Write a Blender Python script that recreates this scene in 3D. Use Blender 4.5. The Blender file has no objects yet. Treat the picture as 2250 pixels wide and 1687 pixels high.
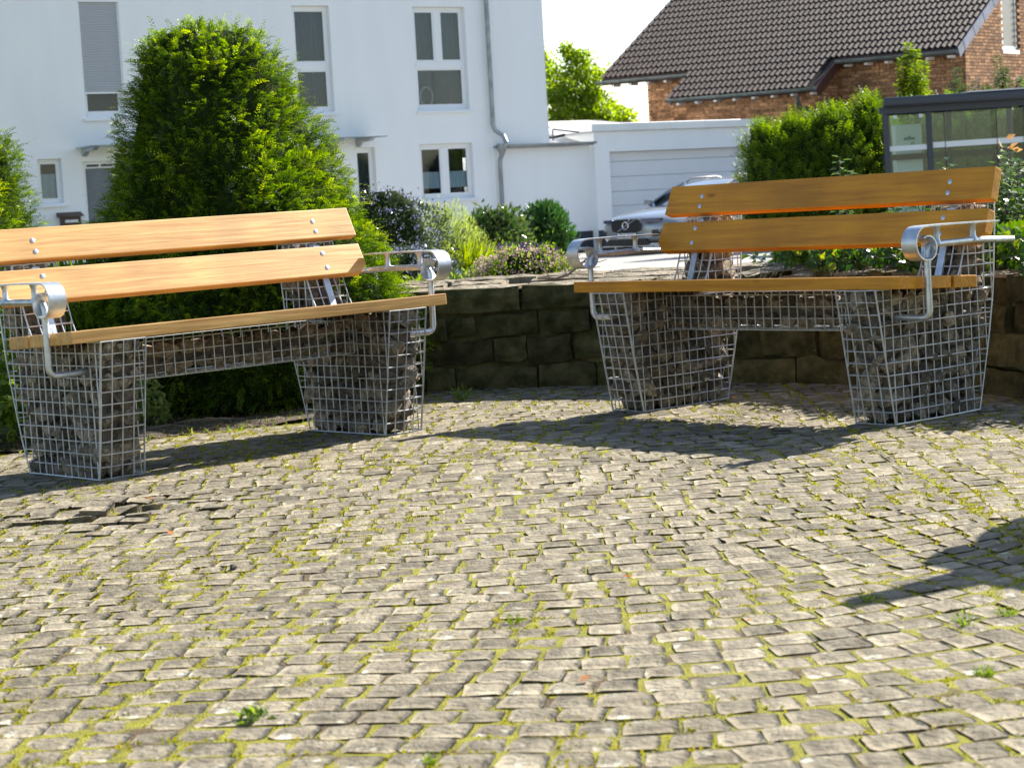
import bpy, bmesh, math, random
import numpy as np
from mathutils import Vector, Matrix
random.seed(7); rng = np.random.default_rng(7)
S = bpy.context.scene; C = S.collection
R = math.radians
# ------------------------------------------------------------------ camera, sky, sun, exposure
FPX, PITCH, ROLL, CAMH, IW, IH = 4604.1, .0882, .0639, .9951, 2250., 1687.
cr, sr, cp, sp = math.cos(ROLL), math.sin(ROLL), math.cos(PITCH), math.sin(PITCH)
rh, uh, fw = Vector((1, 0, 0)), Vector((0, sp, cp)), Vector((0, cp, -sp))
cx_, cy_ = rh*cr - uh*sr, rh*sr + uh*cr
cam = bpy.data.cameras.new('camera'); camo = bpy.data.objects.new('camera', cam); C.objects.link(camo)
camo.matrix_world = Matrix(((cx_.x, cy_.x, -fw.x, 0), (cx_.y, cy_.y, -fw.y, 0), (cx_.z, cy_.z, -fw.z, CAMH), (0, 0, 0, 1)))
cam.sensor_width = 36; cam.lens = FPX/IW*36; cam.clip_start = .1; cam.clip_end = 2000
cam.dof.use_dof = True; cam.dof.focus_distance = 8.7; cam.dof.aperture_fstop = 9
S.camera = camo
SAZ, SEL = R(48), R(34)
SUN = Vector((math.sin(SAZ)*math.cos(SEL), math.cos(SAZ)*math.cos(SEL), math.sin(SEL)))
w = bpy.data.worlds.new('World'); S.world = w; w.use_nodes = True
nt = w.node_tree; bg = nt.nodes['Background']
sky = nt.nodes.new('ShaderNodeTexSky'); sky.sky_type = 'NISHITA'; sky.sun_disc = False
sky.sun_elevation = SEL; sky.sun_rotation = SAZ; sky.air_density = 1.0; sky.dust_density = .7; sky.ozone_density = 1.0
nt.links.new(sky.outputs[0], bg.inputs[0]); bg.inputs[1].default_value = .087
sl = bpy.data.lights.new('sun', 'SUN'); sl.energy = 5.0; sl.angle = R(.53); sl.color = (1, .95, .86)
so = bpy.data.objects.new('sun', sl); C.objects.link(so); so.rotation_euler = (-SUN).to_track_quat('-Z', 'Y').to_euler(); so.location = (0, 0, 30)
S.view_settings.view_transform = 'Standard'; S.view_settings.look = 'None'; S.view_settings.gamma = 1; S.view_settings.use_curve_mapping = False
S.view_settings.exposure = 1.46
S.render.engine = 'CYCLES'; S.cycles.max_bounces = 8; S.cycles.transparent_max_bounces = 16; S.cycles.use_denoising = True

def ray(u, v):
    a, b = u-IW/2, v-IH/2
    x, y = a*cr-b*sr, a*sr+b*cr
    r, up = x/FPX, -y/FPX
    return Vector((r, cp+up*sp, -sp+up*cp))
def at(u, v, Y):
    d = ray(u, v); return Vector((0, 0, CAMH)) + d*(Y/d.y)
def gnd(u, v, z=0):
    d = ray(u, v); return Vector((0, 0, CAMH)) + d*((z-CAMH)/d.z)
def zg(Y): return 0. if Y < 12 else -.0086*(Y-12)
def base(u, Y):                       # ground point under image column u (at horizon level) at depth Y
    p = at(u, 436-.0639*(u-1125), Y); return Vector((p.x, Y, zg(Y)))

# ------------------------------------------------------------------ helpers
def tag(o, label=None, cat=None, group=None, kind=None):
    for k, v in (('label', label), ('category', cat), ('group', group), ('kind', kind)):
        if v: o[k] = v
    return o
def thing(name, label, cat, loc=(0, 0, 0), rz=0, group=None, M=None):
    o = bpy.data.objects.new(name, None); C.objects.link(o); o.empty_display_size = .1
    if M is not None: o.matrix_world = M
    else: o.location = loc; o.rotation_euler = (0, 0, rz)
    return tag(o, label, cat, group)
def link(name, me, parent=None, loc=None, rot=None, scale=None):
    o = bpy.data.objects.new(name, me); C.objects.link(o)
    if parent: o.parent = parent
    if loc is not None: o.location = loc
    if rot is not None: o.rotation_euler = rot
    if scale is not None: o.scale = scale
    return o
def mk(name, V, F, m, parent=None, smooth=False):
    me = bpy.data.meshes.new(name); me.from_pydata([tuple(v) for v in V], [], F)
    me.materials.append(m)
    if smooth: me.polygons.foreach_set('use_smooth', [True]*len(F))
    me.update(); return link(name, me, parent)
class MB:
    def __init__(s): s.V = []; s.F = []
    def add(s, V, F):
        n = len(s.V); s.V += [tuple(v) for v in V]; s.F += [tuple(i+n for i in f) for f in F]; return s
    def box(s, x0, x1, y0, y1, z0, z1):
        return s.add([(x0,y0,z0),(x1,y0,z0),(x1,y1,z0),(x0,y1,z0),(x0,y0,z1),(x1,y0,z1),(x1,y1,z1),(x0,y1,z1)],
                     [(3,2,1,0),(4,5,6,7),(0,1,5,4),(1,2,6,5),(2,3,7,6),(3,0,4,7)])
    def prism(s, poly, ax, a0, a1):     # polygon in the two other axes, extruded along ax
        n = len(poly)
        def P(p, a):
            return (a, p[0], p[1]) if ax == 'x' else ((p[0], a, p[1]) if ax == 'y' else (p[0], p[1], a))
        V = [P(p, a0) for p in poly]+[P(p, a1) for p in poly]
        F = [tuple(range(n))[::-1], tuple(range(n, 2*n))]+[(i, (i+1) % n, n+(i+1) % n, n+i) for i in range(n)]
        return s.add(V, F)
    def tube(s, pts, r, n=8, caps=True):
        pts = [Vector(p) for p in pts]; m = len(pts); rr = r if hasattr(r, '__len__') else [r]*m
        V = []; t0 = (pts[1]-pts[0]).normalized()
        a = t0.orthogonal().normalized()
        for i, p in enumerate(pts):
            t = (pts[min(i+1, m-1)]-pts[max(i-1, 0)]).normalized()
            a = (a-t*a.dot(t)).normalized(); b = t.cross(a)
            for k in range(n):
                q = 2*math.pi*(k+.5)/n; V.append(p+(a*math.cos(q)+b*math.sin(q))*rr[i])
        F = [(i*n+k, i*n+(k+1) % n, (i+1)*n+(k+1) % n, (i+1)*n+k) for i in range(m-1) for k in range(n)]
        if caps: F += [tuple(range(n))[::-1], tuple(range((m-1)*n, m*n))]
        return s.add(V, F)
    def cyl(s, c, ax, r, h, n=16):
        c = Vector(c); ax = Vector(ax).normalized(); return s.tube([c, c+ax*h], r, n)
    def build(s, name, m, parent=None, smooth=False, bevel=0, seg=2):
        o = mk(name, s.V, s.F, m, parent, smooth)
        bm = bmesh.new(); bm.from_mesh(o.data); bmesh.ops.recalc_face_normals(bm, faces=bm.faces)
        if bevel:
            ed = [e for e in bm.edges if len(e.link_faces) == 2 and e.calc_face_angle() > .4]
            bmesh.ops.bevel(bm, geom=ed, offset=bevel, segments=seg, affect='EDGES', profile=.6)
        bm.to_mesh(o.data); bm.free()
        if smooth:
            try: o.data.set_sharp_from_angle(angle=R(38))
            except Exception: pass
        return o
def children(o): return [c for c in bpy.data.objects if c.parent == o]
def copy_tree(o, parent=None, kids=None):
    if kids is None:
        kids = {}
        for q in bpy.data.objects:
            if q.parent: kids.setdefault(q.parent.name, []).append(q)
    c = o.copy(); C.objects.link(c)
    if parent: c.parent = parent
    for ch in kids.get(o.name, []): copy_tree(ch, c, kids)
    return c
def vnoise(x, y, sc, seed=0):
    r = np.random.default_rng(seed); T = r.random((64, 64))
    x = np.asarray(x)/sc; y = np.asarray(y)/sc
    i = np.floor(x).astype(int); j = np.floor(y).astype(int); fx = x-i; fy = y-j
    fx = fx*fx*(3-2*fx); fy = fy*fy*(3-2*fy)
    g = lambda a, b: T[a % 64, b % 64]
    return (g(i, j)*(1-fx)+g(i+1, j)*fx)*(1-fy)+(g(i, j+1)*(1-fx)+g(i+1, j+1)*fx)*fy
def unit(a): return a/np.maximum(np.linalg.norm(a, axis=1, keepdims=True), 1e-9)
def rdir(n): return unit(rng.normal(size=(n, 3)))

# ------------------------------------------------------------------ materials
def N(t, ty, **k):
    n = t.nodes.new(ty)
    for a, b in k.items(): setattr(n, a, b)
    return n
def mat(name, c1, c2=None, scale=8, rough=.7, metal=0, bump=0, bscale=40, detail=6, spec=.5, obj_rand=0, stretch=None, coat=0, c3=None, s3=2.5, t3=.58):
    m = bpy.data.materials.new(name); m.use_nodes = True; t = m.node_tree; p = t.nodes['Principled BSDF']
    p.inputs['Roughness'].default_value = rough; p.inputs['Metallic'].default_value = metal
    p.inputs['Specular IOR Level'].default_value = spec; p.inputs['Coat Weight'].default_value = coat
    L = t.links.new
    tc = N(t, 'ShaderNodeTexCoord'); mp = N(t, 'ShaderNodeMapping'); L(tc.outputs['Object'], mp.inputs[0])
    if stretch: mp.inputs['Scale'].default_value = stretch
    oi = N(t, 'ShaderNodeObjectInfo')
    if obj_rand:
        v = N(t, 'ShaderNodeVectorMath', operation='ADD'); mu = N(t, 'ShaderNodeMath', operation='MULTIPLY'); mu.inputs[1].default_value = 37.
        L(oi.outputs['Random'], mu.inputs[0]); L(mp.outputs[0], v.inputs[0]); L(mu.outputs[0], v.inputs[1]); vec = v.outputs[0]
    else: vec = mp.outputs[0]
    if c2 is None: p.inputs['Base Color'].default_value = (*c1, 1)
    else:
        nz = N(t, 'ShaderNodeTexNoise'); nz.inputs['Scale'].default_value = scale; nz.inputs['Detail'].default_value = detail; L(vec, nz.inputs['Vector'])
        rp = N(t, 'ShaderNodeValToRGB'); rp.color_ramp.elements[0].color = (*c1, 1); rp.color_ramp.elements[1].color = (*c2, 1)
        rp.color_ramp.elements[0].position = .36; rp.color_ramp.elements[1].position = .64
        L(nz.outputs['Fac'], rp.inputs[0]); col = rp.outputs[0]
        if c3 is not None:
            n3 = N(t, 'ShaderNodeTexNoise'); n3.inputs['Scale'].default_value = s3; n3.inputs['Detail'].default_value = 5; L(vec, n3.inputs['Vector'])
            r3 = N(t, 'ShaderNodeValToRGB'); r3.color_ramp.elements[0].position = t3; r3.color_ramp.elements[1].position = t3+.07
            L(n3.outputs['Fac'], r3.inputs[0]); mx = N(t, 'ShaderNodeMix', data_type='RGBA'); L(r3.outputs[0], mx.inputs['Factor']); L(col, mx.inputs['A']); mx.inputs['B'].default_value = (*c3, 1); col = mx.outputs['Result']
        if obj_rand:
            hs = N(t, 'ShaderNodeHueSaturation'); mr = N(t, 'ShaderNodeMapRange'); L(oi.outputs['Random'], mr.inputs[0])
            mr.inputs[3].default_value = 1-obj_rand; mr.inputs[4].default_value = 1+obj_rand; L(mr.outputs[0], hs.inputs['Value']); L(col, hs.inputs['Color']); col = hs.outputs[0]
        L(col, p.inputs['Base Color'])
    if bump:
        nb = N(t, 'ShaderNodeTexNoise'); nb.inputs['Scale'].default_value = bscale; nb.inputs['Detail'].default_value = 8; L(vec, nb.inputs['Vector'])
        b = N(t, 'ShaderNodeBump'); b.inputs['Strength'].default_value = bump; b.inputs['Distance'].default_value = .02; L(nb.outputs['Fac'], b.inputs['Height']); L(b.outputs[0], p.inputs['Normal'])
    return m
def leafmat(name, cols, trans=.4, gloss=.35, rough=.35):
    """leaf surface: colour picked per leaf from the stored 'tone' value, partly see-through to light"""
    m = bpy.data.materials.new(name); m.use_nodes = True; t = m.node_tree; p = t.nodes['Principled BSDF']; L = t.links.new
    a = N(t, 'ShaderNodeAttribute', attribute_name='tone'); rp = N(t, 'ShaderNodeValToRGB')
    e = rp.color_ramp.elements; e[0].color = (*cols[0], 1); e[1].color = (*cols[-1], 1)
    for i, c in enumerate(cols[1:-1]):
        q = e.new((i+1)/(len(cols)-1)); q.color = (*c, 1)
    L(a.outputs['Fac'], rp.inputs[0]); L(rp.outputs[0], p.inputs['Base Color'])
    p.inputs['Roughness'].default_value = rough; p.inputs['Specular IOR Level'].default_value = gloss
    tr = N(t, 'ShaderNodeBsdfTranslucent'); hs = N(t, 'ShaderNodeHueSaturation'); hs.inputs['Saturation'].default_value = 1.15; hs.inputs['Value'].default_value = 1.7
    L(rp.outputs[0], hs.inputs['Color']); L(hs.outputs[0], tr.inputs[0])
    mx = N(t, 'ShaderNodeMixShader'); mx.inputs[0].default_value = trans; L(p.outputs[0], mx.inputs[1]); L(tr.outputs[0], mx.inputs[2])
    L(mx.outputs[0], t.nodes['Material Output'].inputs['Surface']); return m
def glassmat(name, tint=(.9, .95, .95), fac=.12):
    m = bpy.data.materials.new(name); m.use_nodes = True; t = m.node_tree; L = t.links.new; t.nodes.remove(t.nodes['Principled BSDF'])
    tb = N(t, 'ShaderNodeBsdfTransparent'); tb.inputs[0].default_value = (*tint, 1); gl = N(t, 'ShaderNodeBsdfGlossy'); gl.inputs['Roughness'].default_value = .02
    fr = N(t, 'ShaderNodeFresnel'); fr.inputs[0].default_value = 1.5; ad = N(t, 'ShaderNodeMath', operation='ADD'); ad.inputs[1].default_value = fac; ad.use_clamp = True
    L(fr.outputs[0], ad.inputs[0]); mx = N(t, 'ShaderNodeMixShader'); L(ad.outputs[0], mx.inputs[0]); L(tb.outputs[0], mx.inputs[1]); L(gl.outputs[0], mx.inputs[2])
    L(mx.outputs[0], t.nodes['Material Output'].inputs['Surface']); return m

M = {}
M['sett'] = mat('sett_stone', (.125, .105, .072), (.25, .215, .152), 11, .9, bump=.6, bscale=60, obj_rand=.24, spec=.2, c3=(.36, .34, .27), s3=17, t3=.63, detail=10)
M['soil'] = mat('soil', (.05, .036, .022), (.12, .085, .05), 30, .95, bump=1, bscale=60)
M['mossbed'] = mat('moss_bed', (.22, .205, .006), (.36, .335, .014), 16, .95, bump=1, bscale=220, c3=(.13, .085, .035), s3=6, t3=.55)
M['concrete'] = mat('drive_paver', (.27, .26, .24), (.33, .315, .29), 3, .85, bump=.2, bscale=30)
M['asphalt'] = mat('asphalt', (.17, .165, .16), (.22, .215, .21), 20, .9)
M['grassg'] = mat('rough_ground', (.09, .09, .03), (.13, .12, .05), 4, .95)
M['wallstone'] = mat('wall_stone', (.036, .035, .011), (.10, .085, .036), 12, .95, bump=.7, bscale=40, obj_rand=.35, spec=.2, c3=(.16, .155, .11), s3=26, t3=.70, detail=10)
M['walltop'] = mat('coping_stone', (.15, .122, .082), (.30, .255, .185), 10, .95, bump=1, bscale=30, obj_rand=.12, spec=.2)
M['mortar'] = mat('mossy_mortar', (.035, .034, .008), (.15, .13, .045), 4, .95, bump=.8, bscale=35)
M['gab'] = mat('gabion_stone', (.10, .080, .056), (.27, .215, .15), 6, .75, bump=.5, bscale=30, obj_rand=.5, spec=.3)
M['gabcore'] = mat('gabion_core', (.07, .056, .042), (.13, .105, .075), 14, .95)
M['zincwire'] = mat('galvanised_wire', (.48, .49, .50), (.60, .61, .62), 30, .55, .8)
M['galv'] = mat('galvanised_steel', (.46, .48, .51), (.6, .62, .64), 30, .42, .85, bump=.05, bscale=80)
M['bolt'] = mat('stainless_bolt', (.6, .61, .63), None, rough=.3, metal=.9)
M['plaster'] = mat('white_plaster', (.825, .828, .83), (.86, .86, .86), 1.4, .9, bump=.12, bscale=90, stretch=(1.6, 1.6, .35), detail=9)
M['plinth'] = mat('dark_plinth', (.035, .038, .045), (.05, .052, .06), 20, .85, bump=.2)
M['pvc'] = mat('white_window_plastic', (.8, .8, .81), None, rough=.35)
M['slat'] = mat('grey_shutter_slat', (.42, .43, .46), None, rough=.5)
M['garagedoor'] = mat('garage_door_panel', (.70, .71, .74), (.73, .74, .77), 2, .5, bump=.03, bscale=200)
M['zinc'] = mat('zinc_sheet', (.25, .27, .28), (.36, .38, .40), 5, .45, .6)
M['fascia'] = mat('fascia_sheet', (.62, .63, .65), (.7, .71, .72), 2, .4, .3)
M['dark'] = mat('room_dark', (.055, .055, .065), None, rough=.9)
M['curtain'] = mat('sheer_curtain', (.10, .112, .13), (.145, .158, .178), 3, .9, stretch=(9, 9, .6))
M['blind'] = mat('pleated_blind', (.62, .72, .75), None, rough=.8)
M['glass'] = glassmat('window_glass', (.84, .88, .91), .0)
M['sglass'] = glassmat('shelter_glass', (.84, .92, .88), .0)
M['frost'] = mat('frosted_glass', (.1, .125, .15), (.13, .15, .18), 4, .25)
M['brown'] = mat('brown_lacquer', (.055, .022, .016), None, rough=.4)
M['anth'] = mat('anthracite_metal', (.045, .05, .062), None, rough=.4, metal=.3)
M['black'] = mat('black_plastic', (.012, .012, .014), None, rough=.35)
M['rubber'] = mat('tyre_rubber', (.015, .015, .015), None, rough=.8)
M['carpaint'] = mat('silver_car_paint', (.26, .275, .30), None, rough=.28, metal=.35, coat=1)
M['chrome'] = mat('chrome', (.8, .8, .82), None, rough=.12, metal=1)
M['lamp'] = mat('headlight_lens', (.12, .13, .2), None, rough=.1, metal=.5, coat=1)
M['carglass'] = mat('car_glass', (.02, .03, .035), None, rough=.05, coat=1)
M['plate'] = mat('number_plate', (.78, .78, .76), None, rough=.5)
M['blue'] = mat('blue_print', (.02, .05, .35), None, rough=.5)
M['brick'] = mat('facing_brick', (.20, .098, .052), (.42, .235, .12), 7, .9, bump=.5, bscale=40, obj_rand=.42, spec=.2)
M['bmortar'] = mat('brick_mortar', (.29, .19, .11), (.36, .24, .145), 12, .95)
M['tile'] = mat('dark_roof_tile', (.030, .019, .018), (.066, .043, .038), 6, .7, bump=.2, bscale=30, obj_rand=.22, spec=.2, c3=(.14, .13, .07), s3=3, t3=.68)
M['gutter'] = mat('weathered_gutter', (.075, .095, .09), (.12, .14, .135), 5, .55, .3)
M['slate'] = mat('verge_slate', (.12, .135, .2), (.17, .185, .26), 8, .5, obj_rand=.15)
M['soffit'] = mat('soffit_board', (.05, .035, .03), None, rough=.8)
M['whitewood'] = mat('white_painted_wood', (.75, .74, .72), None, rough=.6)
M['redsheet'] = mat('red_sheet', (.28, .045, .03), None, rough=.7)
M['greysheet'] = mat('grey_roof_sheet', (.33, .31, .29), (.42, .4, .37), 5, .8)
M['board'] = mat('notice_board', (.62, .66, .62), None, rough=.6)
M['green'] = mat('green_print', (.03, .16, .14), None, rough=.6)
M['bark'] = mat('bark', (.06, .045, .032), (.13, .1, .075), 18, .95, bump=1, bscale=30)
M['twig'] = mat('dry_twig', (.13, .095, .065), (.2, .15, .1), 20, .95)
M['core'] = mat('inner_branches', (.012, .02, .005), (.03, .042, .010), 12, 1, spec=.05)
M['white'] = mat('white_sticker', (.7, .71, .69), None, rough=.6)
def woodmat(nm, ca, cb):
    m = bpy.data.materials.new(nm); m.use_nodes = True; t = m.node_tree; p = t.nodes['Principled BSDF']; L = t.links.new
    tc = N(t, 'ShaderNodeTexCoord'); oi = N(t, 'ShaderNodeObjectInfo'); mu = N(t, 'ShaderNodeMath', operation='MULTIPLY'); mu.inputs[1].default_value = 50; L(oi.outputs['Random'], mu.inputs[0])
    ad = N(t, 'ShaderNodeVectorMath', operation='ADD'); L(tc.outputs['Object'], ad.inputs[0]); L(mu.outputs[0], ad.inputs[1])
    mp = N(t, 'ShaderNodeMapping'); mp.inputs['Scale'].default_value = (1.2, 26, 26); L(ad.outputs[0], mp.inputs[0])
    nz = N(t, 'ShaderNodeTexNoise'); nz.inputs['Scale'].default_value = 2.2; nz.inputs['Detail'].default_value = 7; nz.inputs['Distortion'].default_value = .5; L(mp.outputs[0], nz.inputs['Vector'])
    rp = N(t, 'ShaderNodeValToRGB'); e = rp.color_ramp.elements; e[0].position = .3; e[0].color = (*ca, 1); e[1].position = .72; e[1].color = (*cb, 1); L(nz.outputs['Fac'], rp.inputs[0])
    vo = N(t, 'ShaderNodeTexVoronoi'); vo.inputs['Scale'].default_value = 1; mp2 = N(t, 'ShaderNodeMapping'); mp2.inputs['Scale'].default_value = (1.7, 5, 5); L(ad.outputs[0], mp2.inputs[0]); L(mp2.outputs[0], vo.inputs['Vector'])
    kr = N(t, 'ShaderNodeValToRGB'); kr.color_ramp.elements[0].position = .015; kr.color_ramp.elements[0].color = (1, 1, 1, 1); kr.color_ramp.elements[1].position = .07; kr.color_ramp.elements[1].color = (0, 0, 0, 1); L(vo.outputs['Distance'], kr.inputs[0])
    mx = N(t, 'ShaderNodeMix', data_type='RGBA'); L(kr.outputs[0], mx.inputs['Factor']); L(rp.outputs[0], mx.inputs['A']); mx.inputs['B'].default_value = (ca[0]*.6, ca[1]*.5, ca[2]*.8, 1)
    p.inputs['Roughness'].default_value = .5; p.inputs['Specular IOR Level'].default_value = .35; p.inputs['Coat Weight'].default_value = .06; p.inputs['Coat Roughness'].default_value = .5; p.inputs['Coat IOR'].default_value = 1.5; p.inputs['Sheen Weight'].default_value = .0; p.inputs['Sheen Roughness'].default_value = .5
    st = N(t, 'ShaderNodeTexNoise'); st.inputs['Scale'].default_value = 3.2; st.inputs['Detail'].default_value = 9; L(ad.outputs[0], st.inputs['Vector'])
    sr_ = N(t, 'ShaderNodeMapRange'); sr_.inputs[1].default_value = .3; sr_.inputs[2].default_value = .7; sr_.inputs[3].default_value = .72; sr_.inputs[4].default_value = 1.12; L(st.outputs['Fac'], sr_.inputs[0])
    hs = N(t, 'ShaderNodeHueSaturation'); L(sr_.outputs[0], hs.inputs['Value']); L(mx.outputs['Result'], hs.inputs['Color']); L(hs.outputs[0], p.inputs['Base Color'])
    b = N(t, 'ShaderNodeBump'); b.inputs['Strength'].default_value = .2; b.inputs['Distance'].default_value = .01; L(nz.outputs['Fac'], b.inputs['Height']); L(b.outputs[0], p.inputs['Normal'])
    return m
M['wood'] = woodmat('larch_sun_glare', (.52, .25, .062), (.74, .435, .14))  # left bench boards: sun glare put into a paler colour of the larch
M['wood_shaded'] = woodmat('larch_shaded_tone', (.45, .168, .004), (.66, .285, .008))  # same larch for the right bench, its shaded look put into the colour
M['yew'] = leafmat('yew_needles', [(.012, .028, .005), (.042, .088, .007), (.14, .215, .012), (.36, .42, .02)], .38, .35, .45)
M['thuja'] = leafmat('thuja_sprays', [(.04, .08, .010), (.10, .165, .014), (.2, .27, .022)], .42, .3, .5)
M['tree'] = leafmat('tree_leaves', [(.09, .14, .014), (.2, .28, .025), (.34, .42, .05)], .55, .4, .4)
M['hazel'] = leafmat('hazel_leaves', [(.025, .065, .01), (.06, .12, .012), (.15, .22, .02), (.3, .25, .05)], .42, .5, .3)
M['ceano'] = leafmat('dark_small_leaves', [(.022, .035, .016), (.055, .075, .035)], .25, .5, .3)
M['lilac'] = leafmat('blue_flowers', [(.2, .2, .33), (.34, .34, .48)], .25, .2, .6)
M['pale'] = leafmat('pale_feathery_leaves', [(.17, .22, .05), (.33, .38, .12)], .45, .2, .5)
M['lime'] = leafmat('lime_grass', [(.12, .17, .012), (.28, .33, .02)], .5, .2, .5)
M['rhodo'] = leafmat('glossy_leaves', [(.035, .075, .016), (.075, .13, .028), (.17, .21, .06)], .2, .7, .25)
M['laurel'] = leafmat('laurel_leaves', [(.028, .08, .016), (.065, .15, .03)], .25, .6, .3)
M['lav'] = leafmat('lavender_spikes', [(.04, .03, .07), (.11, .085, .16)], .2, .1, .8)
M['pink'] = leafmat('pink_flowers', [(.42, .27, .27), (.58, .44, .40)], .3, .1, .7)
M['mag'] = leafmat('magenta_flowers', [(.4, .08, .35), (.55, .2, .5)], .35, .1, .7)
M['weed'] = leafmat('weed_leaves', [(.07, .12, .02), (.2, .26, .04)], .45, .2, .5)
M['mossf'] = leafmat('moss_fuzz', [(.16, .16, .01), (.30, .29, .02), (.36, .30, .03)], .25, .05, .9)
M['dry'] = leafmat('dry_leaves', [(.28, .09, .03), (.42, .2, .07)], .3, .2, .6)
M['litter'] = leafmat('leaf_litter', [(.09, .06, .035), (.22, .16, .09)], .2, .1, .8)
M['orange'] = leafmat('young_orange_leaves', [(.38, .2, .10), (.45, .32, .16)], .3, .2, .5)

# ------------------------------------------------------------------ leaf clouds
def leafmesh(name, P, T, Nn, L, W, tone, fold=.15):
    n = len(P); T = unit(T); s = unit(np.cross(T, Nn)); Nn = np.cross(s, T)
    L = np.broadcast_to(L, n)[:, None]; W = np.broadcast_to(W, n)[:, None]
    V = np.empty((n, 4, 3), np.float32)
    V[:, 0] = P; V[:, 2] = P+T*L-Nn*L*.12
    mid = P+T*L*.45+Nn*W*fold
    V[:, 1] = mid+s*W*.5; V[:, 3] = mid-s*W*.5
    me = bpy.data.meshes.new(name); me.vertices.add(4*n); me.vertices.foreach_set('co', V.ravel())
    b = np.arange(n)[:, None]*4; tri = np.concatenate([b+[0, 1, 2], b+[0, 2, 3]], 1).reshape(-1)
    me.loops.add(6*n); me.loops.foreach_set('vertex_index', tri.astype(np.int32))
    me.polygons.add(2*n); me.polygons.foreach_set('loop_start', np.arange(0, 6*n, 3, dtype=np.int32))
    at_ = me.attributes.new('tone', 'FLOAT', 'POINT'); at_.data.foreach_set('value', np.repeat(np.clip(tone, 0, 1), 4).astype(np.float32))
    me.update(calc_edges=True); me.validate(); return me
def leaves(name, m, parent, P, T, Nn, L, W, tone, fold=.15, stuff=True):
    me = leafmesh(name, np.asarray(P, float), np.asarray(T, float), np.asarray(Nn, float), L, W, np.broadcast_to(tone, len(P)), fold); me.materials.append(m)
    o = link(name, me, parent)
    if stuff: o['kind'] = 'stuff'
    return o
def blob_core(name, prof, parent, m, seed=0, n=28, squash=1., cxf=None, scale=.86, lump=.08):
    """closed lumpy body of revolution from (z, r) pairs"""
    V = []; F = []; r_ = np.random.default_rng(seed); ph = r_.random(8)*6.28
    for z, r in prof:
        cx = cxf(z) if cxf else 0
        for k in range(n):
            a = 2*math.pi*k/n; q = r*scale*(1+lump*math.sin(3*a+ph[0]+z*4)+lump*.7*math.sin(5*a+ph[1]-z*7))
            V.append((cx+q*math.cos(a), q*math.sin(a)*squash, z))
    m_ = len(prof)
    F = [(i*n+k, i*n+(k+1) % n, (i+1)*n+(k+1) % n, (i+1)*n+k) for i in range(m_-1) for k in range(n)]+[tuple(range(n))[::-1], tuple(range((m_-1)*n, m_*n))]
    return mk(name, V, F, m, parent, True)
def revolve_points(prof, n, seed, cxf=None, squash=1., lump=.08):
    r_ = np.random.default_rng(seed); ph = r_.random(8)*6.28
    z = np.array([p[0] for p in prof]); r = np.array([p[1] for p in prof])
    seg = np.hypot(np.diff(z), np.diff(r))*(r[1:]+r[:-1]+.05); cs = np.concatenate([[0], np.cumsum(seg)])
    u = r_.random(n)*cs[-1]; k = np.clip(np.searchsorted(cs, u)-1, 0, len(seg)-1); f = (u-cs[k])/np.maximum(seg[k], 1e-9)
    zz = z[k]+f*(z[k+1]-z[k]); rr = r[k]+f*(r[k+1]-r[k]); a = r_.random(n)*2*math.pi
    q = rr*(1+lump*np.sin(3*a+ph[0]+zz*4)+lump*.7*np.sin(5*a+ph[1]-zz*7))
    cx = cxf(zz) if cxf else 0
    P = np.stack([cx+q*np.cos(a), q*np.sin(a)*squash, zz], 1)
    dz = z[k+1]-z[k]; dr = r[k+1]-r[k]; ln = np.hypot(dz, dr)+1e-9
    Nn = np.stack([np.cos(a)*dz/ln, np.sin(a)*dz/ln, -dr/ln], 1); return P, unit(Nn)
def sprays(P, D, ln, needles, nl, nw, droop=.25, tone0=None, flat=True):
    """needled or leafy twigs: for every twig start P, direction D, the needle rows"""
    n = len(P); D = unit(D); side = unit(np.cross(D, np.broadcast_to([0, 0, 1.], D.shape)+rng.normal(size=D.shape)*.35)); nor = np.cross(side, D)
    ln = np.broadcast_to(ln, n); t = (np.arange(needles)+.5)/needles
    base_ = P[:, None]+D[:, None]*(ln[:, None]*t)[..., None]-np.array([0, 0, 1.])*(droop*ln[:, None]*t**2)[..., None]
    sg = np.where(np.arange(needles) % 2 == 0, 1., -1.)
    T = D[:, None]*.75+side[:, None]*sg[None, :, None]+nor[:, None]*rng.normal(0, .25, (n, needles, 1))
    Lr = nl*(1-.45*t**2)[None]*rng.uniform(.8, 1.2, (n, needles))
    tone = (tone0[:, None] if tone0 is not None else rng.random((n, 1)))*.75+.25*t[None]+rng.normal(0, .06, (n, needles))
    Nn = np.broadcast_to(nor[:, None], T.shape)
    return base_.reshape(-1, 3), T.reshape(-1, 3), Nn.reshape(-1, 3), Lr.ravel(), np.full(n*needles, nw), tone.ravel()
def tube_obj(name, pts, r, m, parent, n=6): return MB().tube(pts, r, n).build(name, m, parent, True)

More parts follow.
